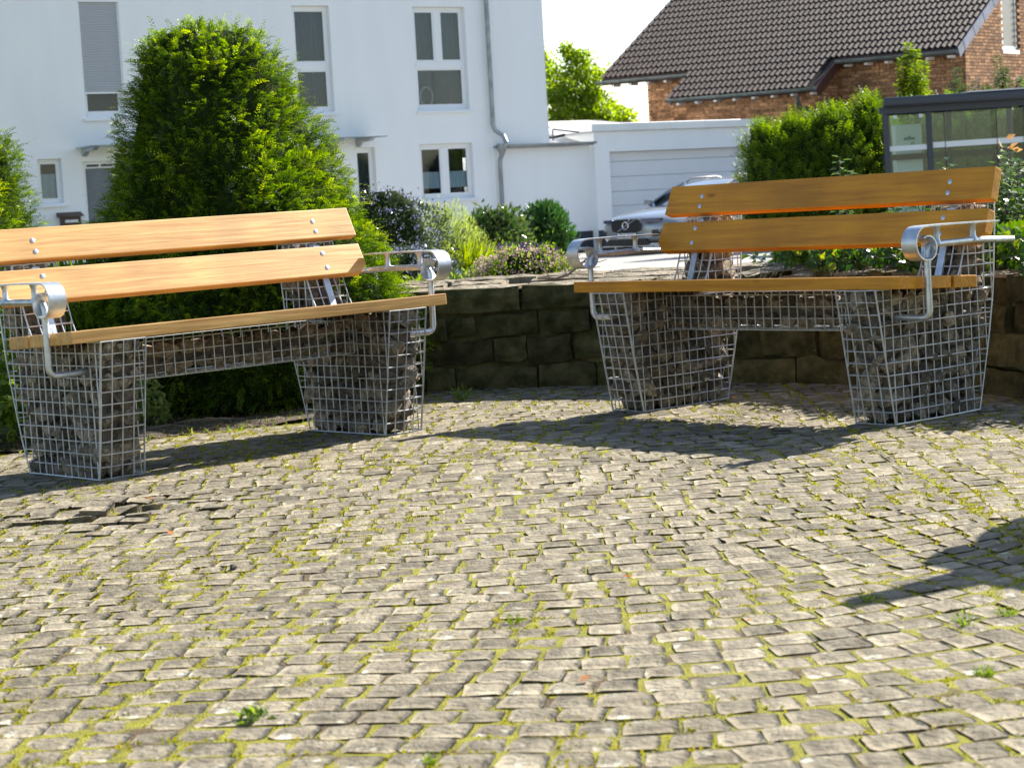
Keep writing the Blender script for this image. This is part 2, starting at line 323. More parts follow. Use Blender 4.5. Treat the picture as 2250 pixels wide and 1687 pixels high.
# ================================================================== ground, driveway, road
ys = [-80, 0, 12, 60, 200, 1500]
V = []; F = []
for y in ys:
    for x in (-1500, -40, 40, 1500): V.append((x, y, (zg(min(y, 60)))-.05))
for i in range(len(ys)-1):
    for k in range(3): F.append((i*4+k, i*4+k+1, i*4+k+5, i*4+k+4))
tag(mk('ground', V, F, M['grassg']), kind='structure')
a, b = gnd(1440, 600, -.13), gnd(1650, 575, -.16)
def line_x(Y): return a.x+(b.x-a.x)*(Y-a.y)/(b.y-a.y)
V = []; F = []; W2 = []; F2 = []; W3 = []
yy = [16+i for i in range(34)]
for i, Y in enumerate(yy):
    xs_ = max(min(line_x(Y), 14), -2.9); V += [(-3, Y, zg(Y)-.004), (xs_, Y, zg(Y)-.004)]; W2 += [(xs_+.0, Y, zg(Y)-.008), (45, Y, zg(Y)-.008)]
    if i: F.append((2*i-2, 2*i-1, 2*i+1, 2*i))
tag(mk('driveway', V, F, M['concrete']), kind='structure')
tag(mk('road', W2, F, M['asphalt']), kind='structure')

# ------------------------------------------------------------------ plaza: moss bed and setts
WC = Vector((-.557, 8.238)); WR = 2.83
def in_bed(x, y):
    if x < -.98: return y > 9.86+.445*(x+.98)
    if x < -.55: return y > 9.86+(x+.98)*3.2
    return False
def in_plaza(x, y):
    d = math.hypot(x-WC.x, y-WC.y)
    if in_bed(x, y): return False
    if y > WC.y and x > -.9: return d < WR+.04
    return d < 3.6 if y > WC.y else abs(x-.1) < 3.3
def mossz(x, y):
    x = np.asarray(x); y = np.asarray(y)
    n = vnoise(x, y, .16, 1)*.5+vnoise(x, y, .06, 2)*.3+vnoise(x, y, .6, 3)*.45
    return -.0095+.0045*np.clip((n-.27)*2.2, 0, 1)+.0025*vnoise(x, y, .018, 4)
stp = .03; X, Y = np.meshgrid(np.arange(-3.6, 3.4, stp), np.arange(2.4, 11.4, stp))
view = (np.abs(X-.02*Y) < .255*Y+.55)
Z = mossz(X, Y); idx = -np.ones(X.shape, int); ok = view; idx[ok] = np.arange(ok.sum())
Vv = np.stack([X[ok], Y[ok], Z[ok]], 1)
q = ok[:-1, :-1] & ok[1:, :-1] & ok[:-1, 1:] & ok[1:, 1:]
Ff = np.stack([idx[:-1, :-1][q], idx[:-1, 1:][q], idx[1:, 1:][q], idx[1:, :-1][q]], 1)
plaza = mk('plaza', Vv.tolist(), Ff.tolist(), M['mossbed'], None, True); tag(plaza, kind='structure')

# courses of setts: they sweep round in arcs right of the middle and run out nearly straight to the left and behind
RING, ARC, R0, CX, CY, LANE = .111, .099, 1.22, .38, 5.8, 1.9
def course(n, x):
    k = math.floor((x-CX+LANE/2)/LANE); k = max(k, 0); dx = x-CX-k*LANE
    r = R0+max(0., -n)*RING
    dec = 1. if n <= 0 else max(.06, 1-n*RING/1.9)
    y = CY-1.12+n*RING
    if dx > 0: y += (r-math.sqrt(r*r-min(dx, .98)**2))*dec
    else: y += .16*(1-math.exp(-dx*dx/.5))*dec-.05*min(0., dx+1.2)*0+.012*math.sin(dx*3.1+n*.13)
    return y
hc = gnd(260, 1125)
def sett(c):
    c = np.array(c)
    if abs(np.dot(c[:, 0], np.roll(c[:, 1], 1))-np.dot(c[:, 1], np.roll(c[:, 0], 1))) < .0035: return None
    m = c.mean(0)
    if not in_plaza(m[0], m[1]) or abs(m[0]-.02*m[1]) > .25*m[1]+.45 or m[1] < 2.7: return None
    g = rng.uniform(.003, .0085); c = c+rng.normal(0, .0036, (4, 2))
    for q in range(4):
        d = m-c[q]; c[q] += d/np.linalg.norm(d)*g*1.25
    tt = np.array([0, .17, .83, 1]); P = []
    heave = math.exp(-((m[0]-hc.x)**2/.10+(m[1]-hc.y)**2/.09))*(rng.random() < .7)
    tx, ty = rng.normal(0, .007+.12*heave, 2); h0 = rng.normal(0, .0011)+heave*rng.uniform(-.006, .03)
    for bb in tt:
        for aa in tt:
            p = (c[0]*(1-aa)+c[1]*aa)*(1-bb)+(c[3]*(1-aa)+c[2]*aa)*bb
            edge = (aa in (0, 1))+(bb in (0, 1))
            if edge == 2: p = p+(m-p)*.075
            p = p+rng.normal(0, .0014, 2)
            z = h0+(p[0]-m[0])*tx+(p[1]-m[1])*ty+rng.normal(0, .0011)-(.003 if edge else 0)-(.002 if edge == 2 else 0)
            P.append((p[0], p[1], z))
    F = [(r*4+q, r*4+q+1, r*4+q+5, r*4+q+4) for r in range(3) for q in range(3)]
    ring = [0, 1, 2, 3, 7, 11, 15, 14, 13, 12, 8, 4]; n = 16
    for q in ring: x, y, z = P[q]; P.append((x+(m[0]-x)*.04, y+(m[1]-y)*.04, z-.04))
    for q in range(12): F.append((ring[q], n+q, n+(q+1) % 12, ring[(q+1) % 12])[::-1])
    return m, P, F
SETTS = []
for n_ in range(-22, 62):
    x = -3.6+rng.uniform(0, ARC)
    while x < 3.4:
        sl = (course(n_, x+.03)-course(n_, x-.03))/.06; sl = max(min(sl, 2.2), -2.2)
        stepx = ARC*rng.choice([1, 1, 1, .87, 1.17])/math.sqrt(1+sl*sl); x1 = x+stepx
        seam = CX+LANE/2
        if x < seam < x1: x1 = seam
        def top(xx):       # the far edge lies along the normal of the course
            s_ = (course(n_, xx+.03)-course(n_, xx-.03))/.06; s_ = max(min(s_, 1.2), -1.2)
            xt = xx-s_*RING/(1+s_*s_)*.9*min(1., max(0., (seam-xx)/.35) if xx <= seam else 1.)
            if xx <= seam: xt = min(xt, seam)
            return (xt, course(n_+1, xt))
        e = 1e-4
        r_ = sett([(x+e, course(n_, x+e)), (x1-e, course(n_, x1-e)), top(x1-e), top(x+e)])
        if r_: SETTS.append(r_)
        x = x1
def inframe(m): return abs(m[0]-.012*m[1]) < .2405*m[1] and m[1] > 3.35
SETTS.sort(key=lambda s: (not inframe(s[0]), s[0][1]))
for m, P, Fq in SETTS[:300]:
    P = [(x-m[0], y-m[1], z) for x, y, z in P]
    o = mk('paving_stone', P, Fq, M['sett'], plaza, True); o.location = (m[0], m[1], 0)
mb = MB()
for m, P, Fq in SETTS[300:]: mb.add(P, Fq)
def rand_attr_mat():
    """same sett stone, value varied per stone through a stored random number"""
    m = M['sett'].copy(); m.name = 'sett_stone_field'; t = m.node_tree
    oi = [n for n in t.nodes if n.type == 'OBJECT_INFO'][0]; at_ = t.nodes.new('ShaderNodeAttribute'); at_.attribute_name = 'tone'
    for l in list(t.links):
        if l.from_node == oi: t.links.new(at_.outputs['Fac'], l.to_socket)
    return m
o = mk('paving_stones', mb.V, mb.F, rand_attr_mat(), plaza, True); o['kind'] = 'stuff'
nv = len(SETTS[0][1]); at_ = o.data.attributes.new('tone', 'FLOAT', 'POINT'); at_.data.foreach_set('value', np.repeat(rng.random(len(SETTS)-300), nv).astype(np.float32))
print('setts', len(SETTS))
# planting bed (soil) at the left, behind the wall
def bed(name, poly_fn, x0, x1, y0, y1, st, zf, m):
    X, Y = np.meshgrid(np.arange(x0, x1, st), np.arange(y0, y1, st)); okk = np.vectorize(poly_fn)(X, Y); idx = -np.ones(X.shape, int); idx[okk] = np.arange(okk.sum())
    Vv = np.stack([X[okk], Y[okk], zf(X, Y)[okk]], 1); q = okk[:-1, :-1] & okk[1:, :-1] & okk[:-1, 1:] & okk[1:, 1:]
    return tag(mk(name, Vv.tolist(), np.stack([idx[:-1, :-1][q], idx[:-1, 1:][q], idx[1:, 1:][q], idx[1:, :-1][q]], 1).tolist(), m, None, True), kind='structure')
bed('planting_bed', lambda x, y: in_bed(x, y-.06), -6, -.55, 8.2, 13, .03, lambda X, Y: -.022+.035*vnoise(X, Y, .25, 9)+.014*vnoise(X, Y, .05, 8), M['soil'])
bed('garden_soil', lambda x, y: math.hypot(x-WC.x, y-WC.y) > WR+.5 and y > 9.5, -3, 8, 9.5, 16, .15, lambda X, Y: .0+.05*vnoise(X, Y, .4, 9), M['soil'])

# ------------------------------------------------------------------ low stone wall
wall = thing('stone_wall', 'low curved dry-looking stone wall with mossy joints behind the benches', 'wall', (WC.x, WC.y, 0))
def wp(a, r, z): return (r*math.sin(a), r*math.cos(a), z)
A0, A1 = R(-9), R(79); mb = MB(); n = 60; r0, r1, zt = WR+.045, WR+.74, .50
for i in range(n+1):
    a = A0+(A1-A0)*i/n; mb.V += [wp(a, r0, -.1), wp(a, r0, zt), wp(a, r1, zt+.0), wp(a, r1, -.1)]
    if i: k = 4*i; mb.F += [(k-4, k, k+1, k-3), (k-3, k+1, k+2, k-2), (k-2, k+2, k+3, k-1)]
mb.F += [(0, 1, 2, 3), (4*n+3, 4*n+2, 4*n+1, 4*n)]
mb.build('mortar', M['mortar'], wall)
def wstone(a0, a1, z0, z1, ri, ro, m, rough=.011, top=False, name='stone'):
    nx, nz = 4, 3; V = []; F = []
    am = (a0+a1)/2; rot = Matrix.Rotation(am, 2)
    for zi in range(nz+1):
        for xi in range(nx+1):
            fa, fz = xi/nx, zi/nz; a = a0+(a1-a0)*fa; z = z0+(z1-z0)*fz
            e = (xi in (0, nx))+(zi in (0, nz)); r = ri+rng.normal(0, rough*.28)+(.007 if e else 0)+(.008 if e == 2 else 0)
            zj = rng.normal(0, .006) if zi in (0, nz) else rng.normal(0, .004)
            V.append(wp(a+rng.normal(0, .004)/WR, r, z+zj))
    nf = len(V)
    for zi in range(nz):
        for xi in range(nx): k = zi*(nx+1)+xi; F.append((k, k+nx+1, k+nx+2, k+1))
    back = [wp(a0, ro, z0), wp(a1, ro, z0), wp(a1, ro, z1+(.0 if top else 0)), wp(a0, ro, z1)]; V += back
    bot = list(range(nx+1)); tp = list(range(nz*(nx+1), nf)); b0, b1, b2, b3 = nf, nf+1, nf+2, nf+3
    F += [tuple(bot)+(b1, b0), tuple(tp[::-1])+(b3, b2), tuple(range(0, nf, nx+1))[::1]+(b3, b0), tuple(range(nx, nf, nx+1))[::-1]+(b1, b2), (b0, b1, b2, b3)]
    o = mk(name, V, F, m, wall, False)
    bm = bmesh.new(); bm.from_mesh(o.data); bmesh.ops.recalc_face_normals(bm, faces=bm.faces); bm.to_mesh(o.data); bm.free(); return o
zc = [(-.02, .115), (.13, .262), (.277, .388), (.418, .53)]
for ci, (z0, z1) in enumerate(zc):
    a = A0+rng.uniform(0, .03)
    while a < A1-.01:
        ln = rng.choice([rng.uniform(.12, .2), rng.uniform(.2, .34), rng.uniform(.3, .48)]); da = ln/WR; a1_ = min(a+da, A1)
        j = .011 if ci in (0, 1) else rng.uniform(.012, .03)
        if a1_-a > .03:
            if ci == 3: wstone(a, a1_-j/WR, z0+rng.normal(0, .007), z1+rng.normal(0, .009), WR+rng.normal(0, .013), WR+.40, M['wallstone'], .014, True)
            else: wstone(a, a1_-j/WR, z0+rng.normal(0, .006), z1+rng.normal(0, .006), WR+rng.normal(0, .013), WR+.2, M['wallstone'])
        a = a1_
# coping: flat slabs making the sunlit top
a = A0
while a < A1-.02:
    rr_ = WR+.03
    while rr_ < WR+.72:
        da = rng.uniform(.22, .42)/WR; a1_ = min(a+da, A1); rd = rng.uniform(.22, .32); re = min(rr_+rd, WR+.76)
        V = []; nx = 5; z_ = .528+(rr_-WR)*.045+rng.normal(0, .0025)
        for zi in range(4):
            for xi in range(nx+1):
                aa = a+(a1_-.004-a)*xi/nx; r_ = rr_+(re-.006-rr_)*zi/3
                e = (xi in (0, nx)) or (zi in (0, 3)); V.append(wp(aa, r_+(rng.normal(0, .004) if zi == 0 else 0), z_+.013+rng.normal(0, .003)-(.008 if e else 0)+(.0 if zi else -.004)))
        F = [(zi*(nx+1)+xi, zi*(nx+1)+xi+1, (zi+1)*(nx+1)+xi+1, (zi+1)*(nx+1)+xi)[::-1] for zi in range(3) for xi in range(nx)]
        nb = len(V); ring = list(range(nx+1))+[nx+(nx+1)*q for q in (1, 2, 3)]+list(range(4*(nx+1)-2, 3*(nx+1)-1, -1))+[(nx+1)*q for q in (2, 1)]
        for q in ring: x, y, z = V[q]; V.append((x, y, .515))
        for q in range(len(ring)): F.append((ring[q], nb+q, nb+(q+1) % len(ring), ring[(q+1) % len(ring)]))
        o = mk('coping_stone', V, F, M['walltop'], wall)
        bm = bmesh.new(); bm.from_mesh(o.data); bmesh.ops.recalc_face_normals(bm, faces=bm.faces); bm.to_mesh(o.data); bm.free()
        rr_ = re
    a = a1_

# ------------------------------------------------------------------ white house with garage
HY = R(32); HC = at(1306, 552, 47)
lean = -.010
He = Vector((math.cos(HY)*math.cos(lean), math.sin(HY)*math.cos(lean), math.sin(lean))); Hb = Vector((-math.sin(HY), math.cos(HY), 0)); Hu = He.cross(Hb)
HM = Matrix(((He.x, Hb.x, Hu.x, HC.x), (He.y, Hb.y, Hu.y, HC.y), (He.z, Hb.z, Hu.z, HC.z), (0, 0, 0, 1)))
house = thing('white_house', 'white rendered two storey house with tall windows behind the yew', 'house', M=HM)
def holed_wall(name, m, parent, x0, x1, z0, z1, holes, y=0, depth=.14):
    xs = sorted({x0, x1, *[h[0] for h in holes], *[h[1] for h in holes]}); zs = sorted({z0, z1, *[h[2] for h in holes], *[h[3] for h in holes]})
    V = []; F = []
    def qd(a): n = len(V); V.extend(a); F.append((n, n+1, n+2, n+3))
    for i in range(len(xs)-1):
        for j in range(len(zs)-1):
            cx, cz = (xs[i]+xs[i+1])/2, (zs[j]+zs[j+1])/2
            if any(h[0] < cx < h[1] and h[2] < cz < h[3] for h in holes): continue
            qd([(xs[i], y, zs[j]), (xs[i+1], y, zs[j]), (xs[i+1], y, zs[j+1]), (xs[i], y, zs[j+1])])
    for a, b, c, d in holes:
        qd([(a, y, c), (a, y, d), (a, y+depth, d), (a, y+depth, c)]); qd([(b, y, c), (b, y+depth, c), (b, y+depth, d), (b, y, d)])
        qd([(a, y, d), (b, y, d), (b, y+depth, d), (a, y+depth, d)]); qd([(a, y, c), (a, y+depth, c), (b, y+depth, c), (b, y, c)])
    return mk(name, V, F, m, parent)
holes = dict(shut=(-11.73, -10.9, 3.25, 5.46), small=(-12.76, -12.28, 1.63, 2.48), door=(-11.87, -10.8, .02, 2.4), mid=(-7.16, -6.31, 3.24, 5.41), R=(-4.33, -3.05, 3.23, 5.40), g=(-4.35, -3.04, 1.34, 2.51), g2=(-5.9, -5.43, .35, 2.49))
wl = holed_wall('wall', M['plaster'], house, -24, -1.05, -.3, 8.6, list(holes.values()))
mb = MB(); mb.box(-1.06, -1.05, 0, 9, 2.3, 8.6); mb.box(-24, -1.06, 8.9, 9, -.3, 8.6); mb.box(-24, -23.9, 0, 8.9, -.3, 8.6); mb.build('side_wall', M['plaster'], house)
mb = MB(); mb.box(-24.3, -.75, -.3, 9.3, 8.6, 8.8); mb.build('roof', M['zinc'], house)
mb = MB(); mb.box(-24, -11.9, -.02, .0, -.3, .46); mb.box(-10.75, -2.6, -.02, .0, -.3, .46); mb.build('plinth', M['plinth'], house)
def window(parent, h, trans=(), mull=(), y=.1, fr=.065, sill=True, cloth='curtain', cz=None, tilt=False, name='window'):
    x0, x1, z0, z1 = h; mb = MB(); f = fr
    mb.box(x0, x0+f, y, y+.07, z0, z1); mb.box(x1-f, x1, y, y+.07, z0, z1); mb.box(x0+f, x1-f, y, y+.07, z0, z0+f*1.3); mb.box(x0+f, x1-f, y, y+.07, z1-f*1.2, z1)
    for z in trans: mb.box(x0+f, x1-f, y-.004, y+.066, z-.075, z+.075)
    for x, a, b in mull: mb.box(x-.075, x+.075, y-.006, y+.064, a, b)
    w_ = mb.build(name, M['pvc'], parent, bevel=.008, seg=1)
    zs = [z0+f*1.3]+[q for z in trans for q in (z-.075, z+.075)]+[z1-f*1.2]
    for i in range(0, len(zs), 2):
        xs = [x0+f]+[q for x, a, b in mull if a-.1 < (zs[i]+zs[i+1])/2 < b+.1 for q in (x-.075, x+.075)]+[x1-f]
        for k in range(0, len(xs), 2):
            MB().box(xs[k], xs[k+1], y+.03, y+.036, zs[i], zs[i+1]).build('pane', M['glass'], w_)
            s_ = MB(); d_ = .035   # sash
            for q in ((xs[k], xs[k]+d_, zs[i], zs[i+1]), (xs[k+1]-d_, xs[k+1], zs[i], zs[i+1]), (xs[k]+d_, xs[k+1]-d_, zs[i], zs[i]+d_), (xs[k]+d_, xs[k+1]-d_, zs[i+1]-d_, zs[i+1])): s_.box(q[0], q[1], y+.008, y+.05, q[2], q[3])
            s_.build('sash', M['pvc'], w_)
    if cloth:
        a, b = (cz or (z0, z1)); n = 40; V = []
        for i in range(n+1):
            x = x0+(x1-x0)*i/n; V += [(x, y+.16+.018*math.sin(i*1.9), a), (x, y+.16+.018*math.sin(i*1.9+.3), b)]
        dyc = -.085 if cloth == 'blind' else 0; V = [(a_, b_+dyc, c_) for a_, b_, c_ in V]; mk(cloth, V, [(2*i, 2*i+2, 2*i+3, 2*i+1) for i in range(n)], M['blind' if cloth == 'blind' else 'curtain'], w_)
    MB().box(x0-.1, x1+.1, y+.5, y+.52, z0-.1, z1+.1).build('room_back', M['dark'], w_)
    if sill: MB().prism([(-.05, z0-.035), (.1, z0-.01), (.1, z0-.045), (-.05, z0-.075)], 'x', x0-.04, x1+.06).build('sill', M['pvc'], w_)
    return w_
wR = window(house, holes['R'], (4.18,), ((-3.7, 4.25, 5.33),))
MB().tube([(-4.0+.15*math.cos(a), .19, 3.52+.2*math.sin(a)) for a in np.linspace(0, 2*math.pi, 25)], .028, 6, False).build('ring_ornament', M['slat'], wR, True)
MB().tube([(-3.76, .22, 3.3), (-3.76, .22, 4.1)], .05, 8).build('inner_post', M['anth'], wR)
window(house, holes['mid'], (4.18,))
wg = window(house, holes['g'], (), ((-3.7, 1.42, 2.43),), cloth='blind', cz=(1.57, 1.92))
leaves('sill_flowers', M['pink'], wg, np.array([[-3.35, .2, 1.5]])+rng.normal(0, .05, (60, 3))*np.array([1.4, .4, .5]), rdir(60), rdir(60), .05, .04, rng.random(60))
window(house, holes['g2'], (), sill=False)
window(house, holes['small'], fr=.05, cloth='blind', cz=(1.66, 2.2))
ws = window(house, holes['shut'], (), cloth=None)
sh = MB(); sh.box(-11.73, -11.70, .03, .07, 3.35, 5.45); sh.box(-10.93, -10.9, .03, .07, 3.35, 5.45); sh.box(-11.7, -10.93, .03, .06, 3.70, 3.735)
sh = sh.build('roller_shutter', M['pvc'], house); me0 = None
for i in range(36):
    if me0 is None:
        n = 5; prof = [(.045-.012*math.sin(math.pi*k/n), .046*k/n) for k in range(n+1)]+[(.058, .046), (.058, 0)]
        me0 = MB().prism(prof, 'x', -11.7, -10.93).build('slat', M['slat'], sh).data; s0 = bpy.data.objects['slat']
        s0.location = (0, 0, 3.738)
    else: link('slat', me0, sh, (0, 0, 3.738+.0478*i))
# entrance doors and canopies
dr = MB(); x0, x1, z0, z1 = holes['door']
for q in ((x0, x0+.09, z0, z1), (x1-.09, x1, z0, z1), (x0+.09, x1-.09, z1-.13, z1), (x0+.09, x1-.09, z0, z0+.1)): dr.box(q[0], q[1], .08, .15, q[2], q[3])
dr = dr.build('front_door', M['pvc'], house, bevel=.008, seg=1)
MB().box(x0+.09, x1-.09, .11, .13, z0+.1, z1-.13).build('glass_panel', M['frost'], dr)
for k in range(3): MB().box(x0+.12+.29*k, x0+.36+.29*k, .07, .079, z1-.1, z1-.055).build('vent_slot', M['anth'], dr)
for x0, x1, z in ((-11.98, -10.7, 2.66), (-6.7, -5.58, 2.66)):
    cn = MB().box(x0, x1, -.85, -.02, z, z+.018).build('door_canopy', M['sglass'], house)
    for xx in (x0+.12, x1-.3): MB().prism([(-.02, z-.16), (-.02, z-.004), (-.7, z-.004), (-.6, z-.06), (-.16, z-.075)], 'x', xx, xx+.1).build('bracket', M['galv'], cn)
# downpipe, gutter and the low annex
dp = MB().tube([(-2.54, -.09, 8.6), (-2.54, -.09, 2.86), (-2.5, -.1, 2.75), (-2.36, -.2, 2.62), (-2.33, -.26, 2.47)], .05, 12).build('downpipe', M['zinc'], house, True)
for z in (3.95, 5.6, 7.2): MB().cyl((-2.54, -.09, z), (0, 0, 1), .056, .05, 12).build('pipe_clip', M['zinc'], dp, True)
annex = thing('garage', 'white flat-roofed garage with a wide sectional door beside the white house', 'garage', M=HM)
MB().box(-2.52, -.02, -.02, .1, -.3, 2.36).build('annex_wall', M['plaster'], annex)
MB().box(-1.6, -.021, -.035, -.021, -.3, .46).build('annex_plinth', M['plinth'], annex)
MB().prism([(-.14, 2.39), (1.3, 2.68), (1.3, 2.64), (-.14, 2.35)], 'x', -2.5, -.1).build('annex_roof', M['zinc'], annex)
MB().box(-2.44, -1.04, 1.02, 1.06, 2.5, 2.86).build('flashing', M['zinc'], annex)
MB().box(-1.0, .1, 1.6, 2.2, 2.4, 2.80).build('parapet', M['plaster'], annex)
g = []; n = 10
for k in range(n+1): q = math.pi*k/n; g.append((-.2-.065*math.cos(q), 2.43-.075*math.sin(q)))
for k in range(n, -1, -1): q = math.pi*k/n; g.append((-.2-.058*math.cos(q), 2.43-.068*math.sin(q)))
gt = MB().prism(g, 'x', -2.52, .04).build('gutter', M['zinc'], annex, True)
MB().tube([(-2.42, -.2, 2.46), (-2.42, -.2, 2.33), (-2.42, -.19, 2.22), (-2.42, -.1, 2.1), (-2.42, -.1, -.2)], [.1, .1, .05, .045, .045], 12).build('rain_pipe', M['zinc'], annex, True)
MB().tube([(-1.95, .25, 2.42), (-1.95, .25, 2.7), (-1.9, .25, 2.77), (-1.78, .25, 2.78), (-1.7, .25, 2.72), (-1.55, .3, 2.6), (-1.2, .4, 2.56), (-.6, .5, 2.58), (-.3, .5, 2.63)], [.06]*5+[.03]*4, 8).build('hose', M['black'], annex, True)
MB().tube([(-.75, .3, 2.5), (-.75, .3, 2.74), (-.72, .3, 2.75), (-.1, .2, 2.66)], .018, 6).build('cable_bracket', M['anth'], annex, True)
MB().box(-.03, .37, -.25, 5.5, -.3, 2.64).build('pier', M['plaster'], annex)
MB().box(4.2, 4.7, -.25, 5.5, -.3, 2.64).build('pier', M['plaster'], annex)
MB().box(.37, 4.2, -.25, 5.5, 2.19, 2.64).build('lintel', M['plaster'], annex)
MB().box(-.035, .375, -.268, -.252, -.3, .46).build('pier_plinth', M['plinth'], annex)
MB().box(-.12, 4.8, -.33, 5.6, 2.642, 2.82).build('fascia', M['fascia'], annex, bevel=.01, seg=1)
gd = MB().box(.37, 4.2, .0, .03, -.1, 2.19).build('garage_door', M['garagedoor'], annex)
zz = [2.19, 1.97, 1.63, 1.30, .98, .66, .33, -.02]
for k in range(7): MB().box(.38, 4.19, -.028, -.002, zz[k+1]+.006, zz[k]-.006).build('door_panel', M['garagedoor'], gd, bevel=.008, seg=1)
MB().prism([(2.0, 2.84), (4.2, 3.12), (4.2, 3.06), (2.0, 2.78)], 'x', .9, 3.2).build('roof_sheet', M['greysheet'], annex)
MB().prism([(2.2, 2.84), (4.6, 3.08), (4.6, 3.0), (2.2, 2.76)], 'x', 3.25, 4.3).build('roof_sheet', M['redsheet'], annex)
mbx = thing('mailbox', 'small dark brown mailbox with a pitched lid beside the white front door', 'mailbox', M=HM)
MB().box(-12.4, -12.02, -.13, -.01, 1.02, 1.36).build('body', M['brown'], mbx); MB().prism([(-.2, 1.36), (-.01, 1.45), (-.01, 1.36)], 'x', -12.46, -11.97).build('lid', M['brown'], mbx); MB().box(-12.34, -12.08, -.137, -.131, 1.25, 1.30).build('slot', M['galv'], mbx)

# ------------------------------------------------------------------ brick house
BY = R(-36); BC = at(2105, 108, 48); bl = -.010
Be = Vector((math.cos(BY), math.sin(BY), bl)).normalized(); Bb = Vector((-math.sin(BY), math.cos(BY), 0)); Bu = Be.cross(Bb)
BM = Matrix(((Be.x, Bb.x, Bu.x, BC.x), (Be.y, Bb.y, Bu.y, BC.y), (Be.z, Bb.z, Bu.z, BC.z), (0, 0, 0, 1)))
bh = thing('brick_house', 'brown brick house with a dark tiled roof rising behind the garage', 'house', M=BM)
PI_ = R(30); rc, rs = math.cos(PI_), math.sin(PI_)
def roofp(x, d, h=0): return (x, d*rc-h*rs, d*rs+h*rc)
XL = -9.75
def slab(mb, x0, x1, d0, d1, h0, h1):
    return mb.add([roofp(x0, d0, h0), roofp(x1, d0, h0), roofp(x1, d1, h0), roofp(x0, d1, h0), roofp(x0, d0, h1), roofp(x1, d0, h1), roofp(x1, d1, h1), roofp(x0, d1, h1)], [(3,2,1,0),(4,5,6,7),(0,1,5,4),(1,2,6,5),(2,3,7,6),(3,0,4,7)])
mb = MB(); slab(mb, XL+.02, -.02, .03, 8.6, -.16, -.03); slab(mb, -7.05, -3.12, -1.22, .028, -.16, -.03)
rf = mb.build('roof', M['soffit'], bh)
mb = MB(); V8 = [roofp(XL, 8.6, -.16), roofp(0, 8.6, -.16), (0, 15, 0), (XL, 15, 0)]; mb.add(V8+[(x, y, z+.1) for x, y, z in V8], [(0,1,2,3),(7,6,5,4),(0,4,5,1),(1,5,6,2),(2,6,7,3),(3,7,4,0)]).build('rear_roof', M['tile'], bh)
TW, TE = .30, .345
prof = []
for k in range(13):
    x = TW*k/12*1.03; prof.append((x, .029*math.cos(4*math.pi*k/12)+.0))
V = []; F = []
for d, h in ((-.035, .030), (TE, .004)):
    for x, z in prof: V.append((x, d, z+h))
for x, z in prof: V.append((x, -.035, z+.008))
n = len(prof)
for k in range(n-1): F += [(k, k+1, n+k+1, n+k), (2*n+k, 2*n+k+1, k+1, k)]
tme = bpy.data.meshes.new('roof_tile'); tme.from_pydata(V, [], F); tme.materials.append(M['tile'])
tiles = []
for r_ in range(-4, 25):
    for c_ in range(33):
        x = XL+c_*TW*.985; d = r_*TE+.16-.0
        if r_ < 0 and not (-7.1 < x < -3.38): continue
        tiles.append((x, d))
RX = Matrix.Rotation(PI_, 4, 'X'); BMI = BM
def tsize(t):
    p = BMI @ Vector(roofp(t[0]+.15, t[1])); vis = p.z < .9951+.099*p.y+.0139*0 ; return (not vis, p.y)
tiles.sort(key=tsize)
for i, (x, d) in enumerate(tiles[:300]):
    o = link('roof_tile', tme, rf); o.matrix_basis = Matrix.Translation(Vector(roofp(x, d, 0))) @ RX
tv = np.array(V); mb = MB()
for x, d in tiles[300:]:
    Mx = Matrix.Translation(Vector(roofp(x, d, 0))) @ RX; mb.add([Mx @ Vector(v) for v in V], F)
o = mk('roof_tiles', mb.V, mb.F, M['tile'], rf); o['kind'] = 'stuff'
# gutters
def gutter(x0, x1, d, name='gutter'):
    p = roofp(0, d); g = []
    for k in range(9): q = math.pi*k/8; g.append((p[1]-.07-.07*math.cos(q), p[2]-.02-.08*math.sin(q)))
    for k in range(8, -1, -1): q = math.pi*k/8; g.append((p[1]-.07-.062*math.cos(q), p[2]-.02-.072*math.sin(q)))
    return MB().prism(g, 'x', x0, x1).build(name, M['gutter'], bh, True)
gutter(XL-.03, -7.1, 0); gutter(-3.05, .02, 0); gutter(-7.1, -3.05, -1.25)
me_r = None
for x0, x1, d in ((XL+.3, -7.2, 0), (-2.9, -.2, 0), (-6.9, -3.2, -1.25)):
    x = x0
    while x < x1:
        p = roofp(x, d+.12, -.2)
        if me_r is None: o = MB().box(-.04, .04, -.06, .28, -.06, .05).build('rafter_end', M['whitewood'], bh); me_r = o.data; o.location = p
        else: link('rafter_end', me_r, bh, p)
        x += .52
MB().tube([(-3.55, -1.1, -.8), (-3.55, -1.1, -.98), (-3.5, -1.0, -1.12), (-3.1, -.45, -1.35), (-3.0, -.3, -1.5), (-3.0, -.3, -4)], .055, 10).build('downpipe', M['anth'], bh, True)
MB().prism([roofp(0, -1.25, -.02)[1:], roofp(0, .5, -.02)[1:], roofp(0, .5, -.26)[1:], roofp(0, -1.25, -.26)[1:]], 'x', -3.1, -3.06).build('verge_board', M['brown'], bh)
MB().prism([roofp(0, -1.25, -.02)[1:], roofp(0, .02, -.02)[1:], roofp(0, .02, -.2)[1:], roofp(0, -1.25, -.2)[1:]], 'x', -7.11, -7.07).build('verge_board', M['zinc'], bh)
vme = None
for k in range(26):
    d = k*.34
    if vme is None:
        o = MB().prism([(-.02, .03), (.36, .03), (.36, -.2), (-.02, -.23)], 'x', 0, .018).build('verge_slate', M['slate'], bh); vme = o.data
    else: o = link('verge_slate', vme, bh)
    o.matrix_basis = Matrix.Translation(Vector(roofp(.0+.006*(k % 2), d, .02))) @ RX
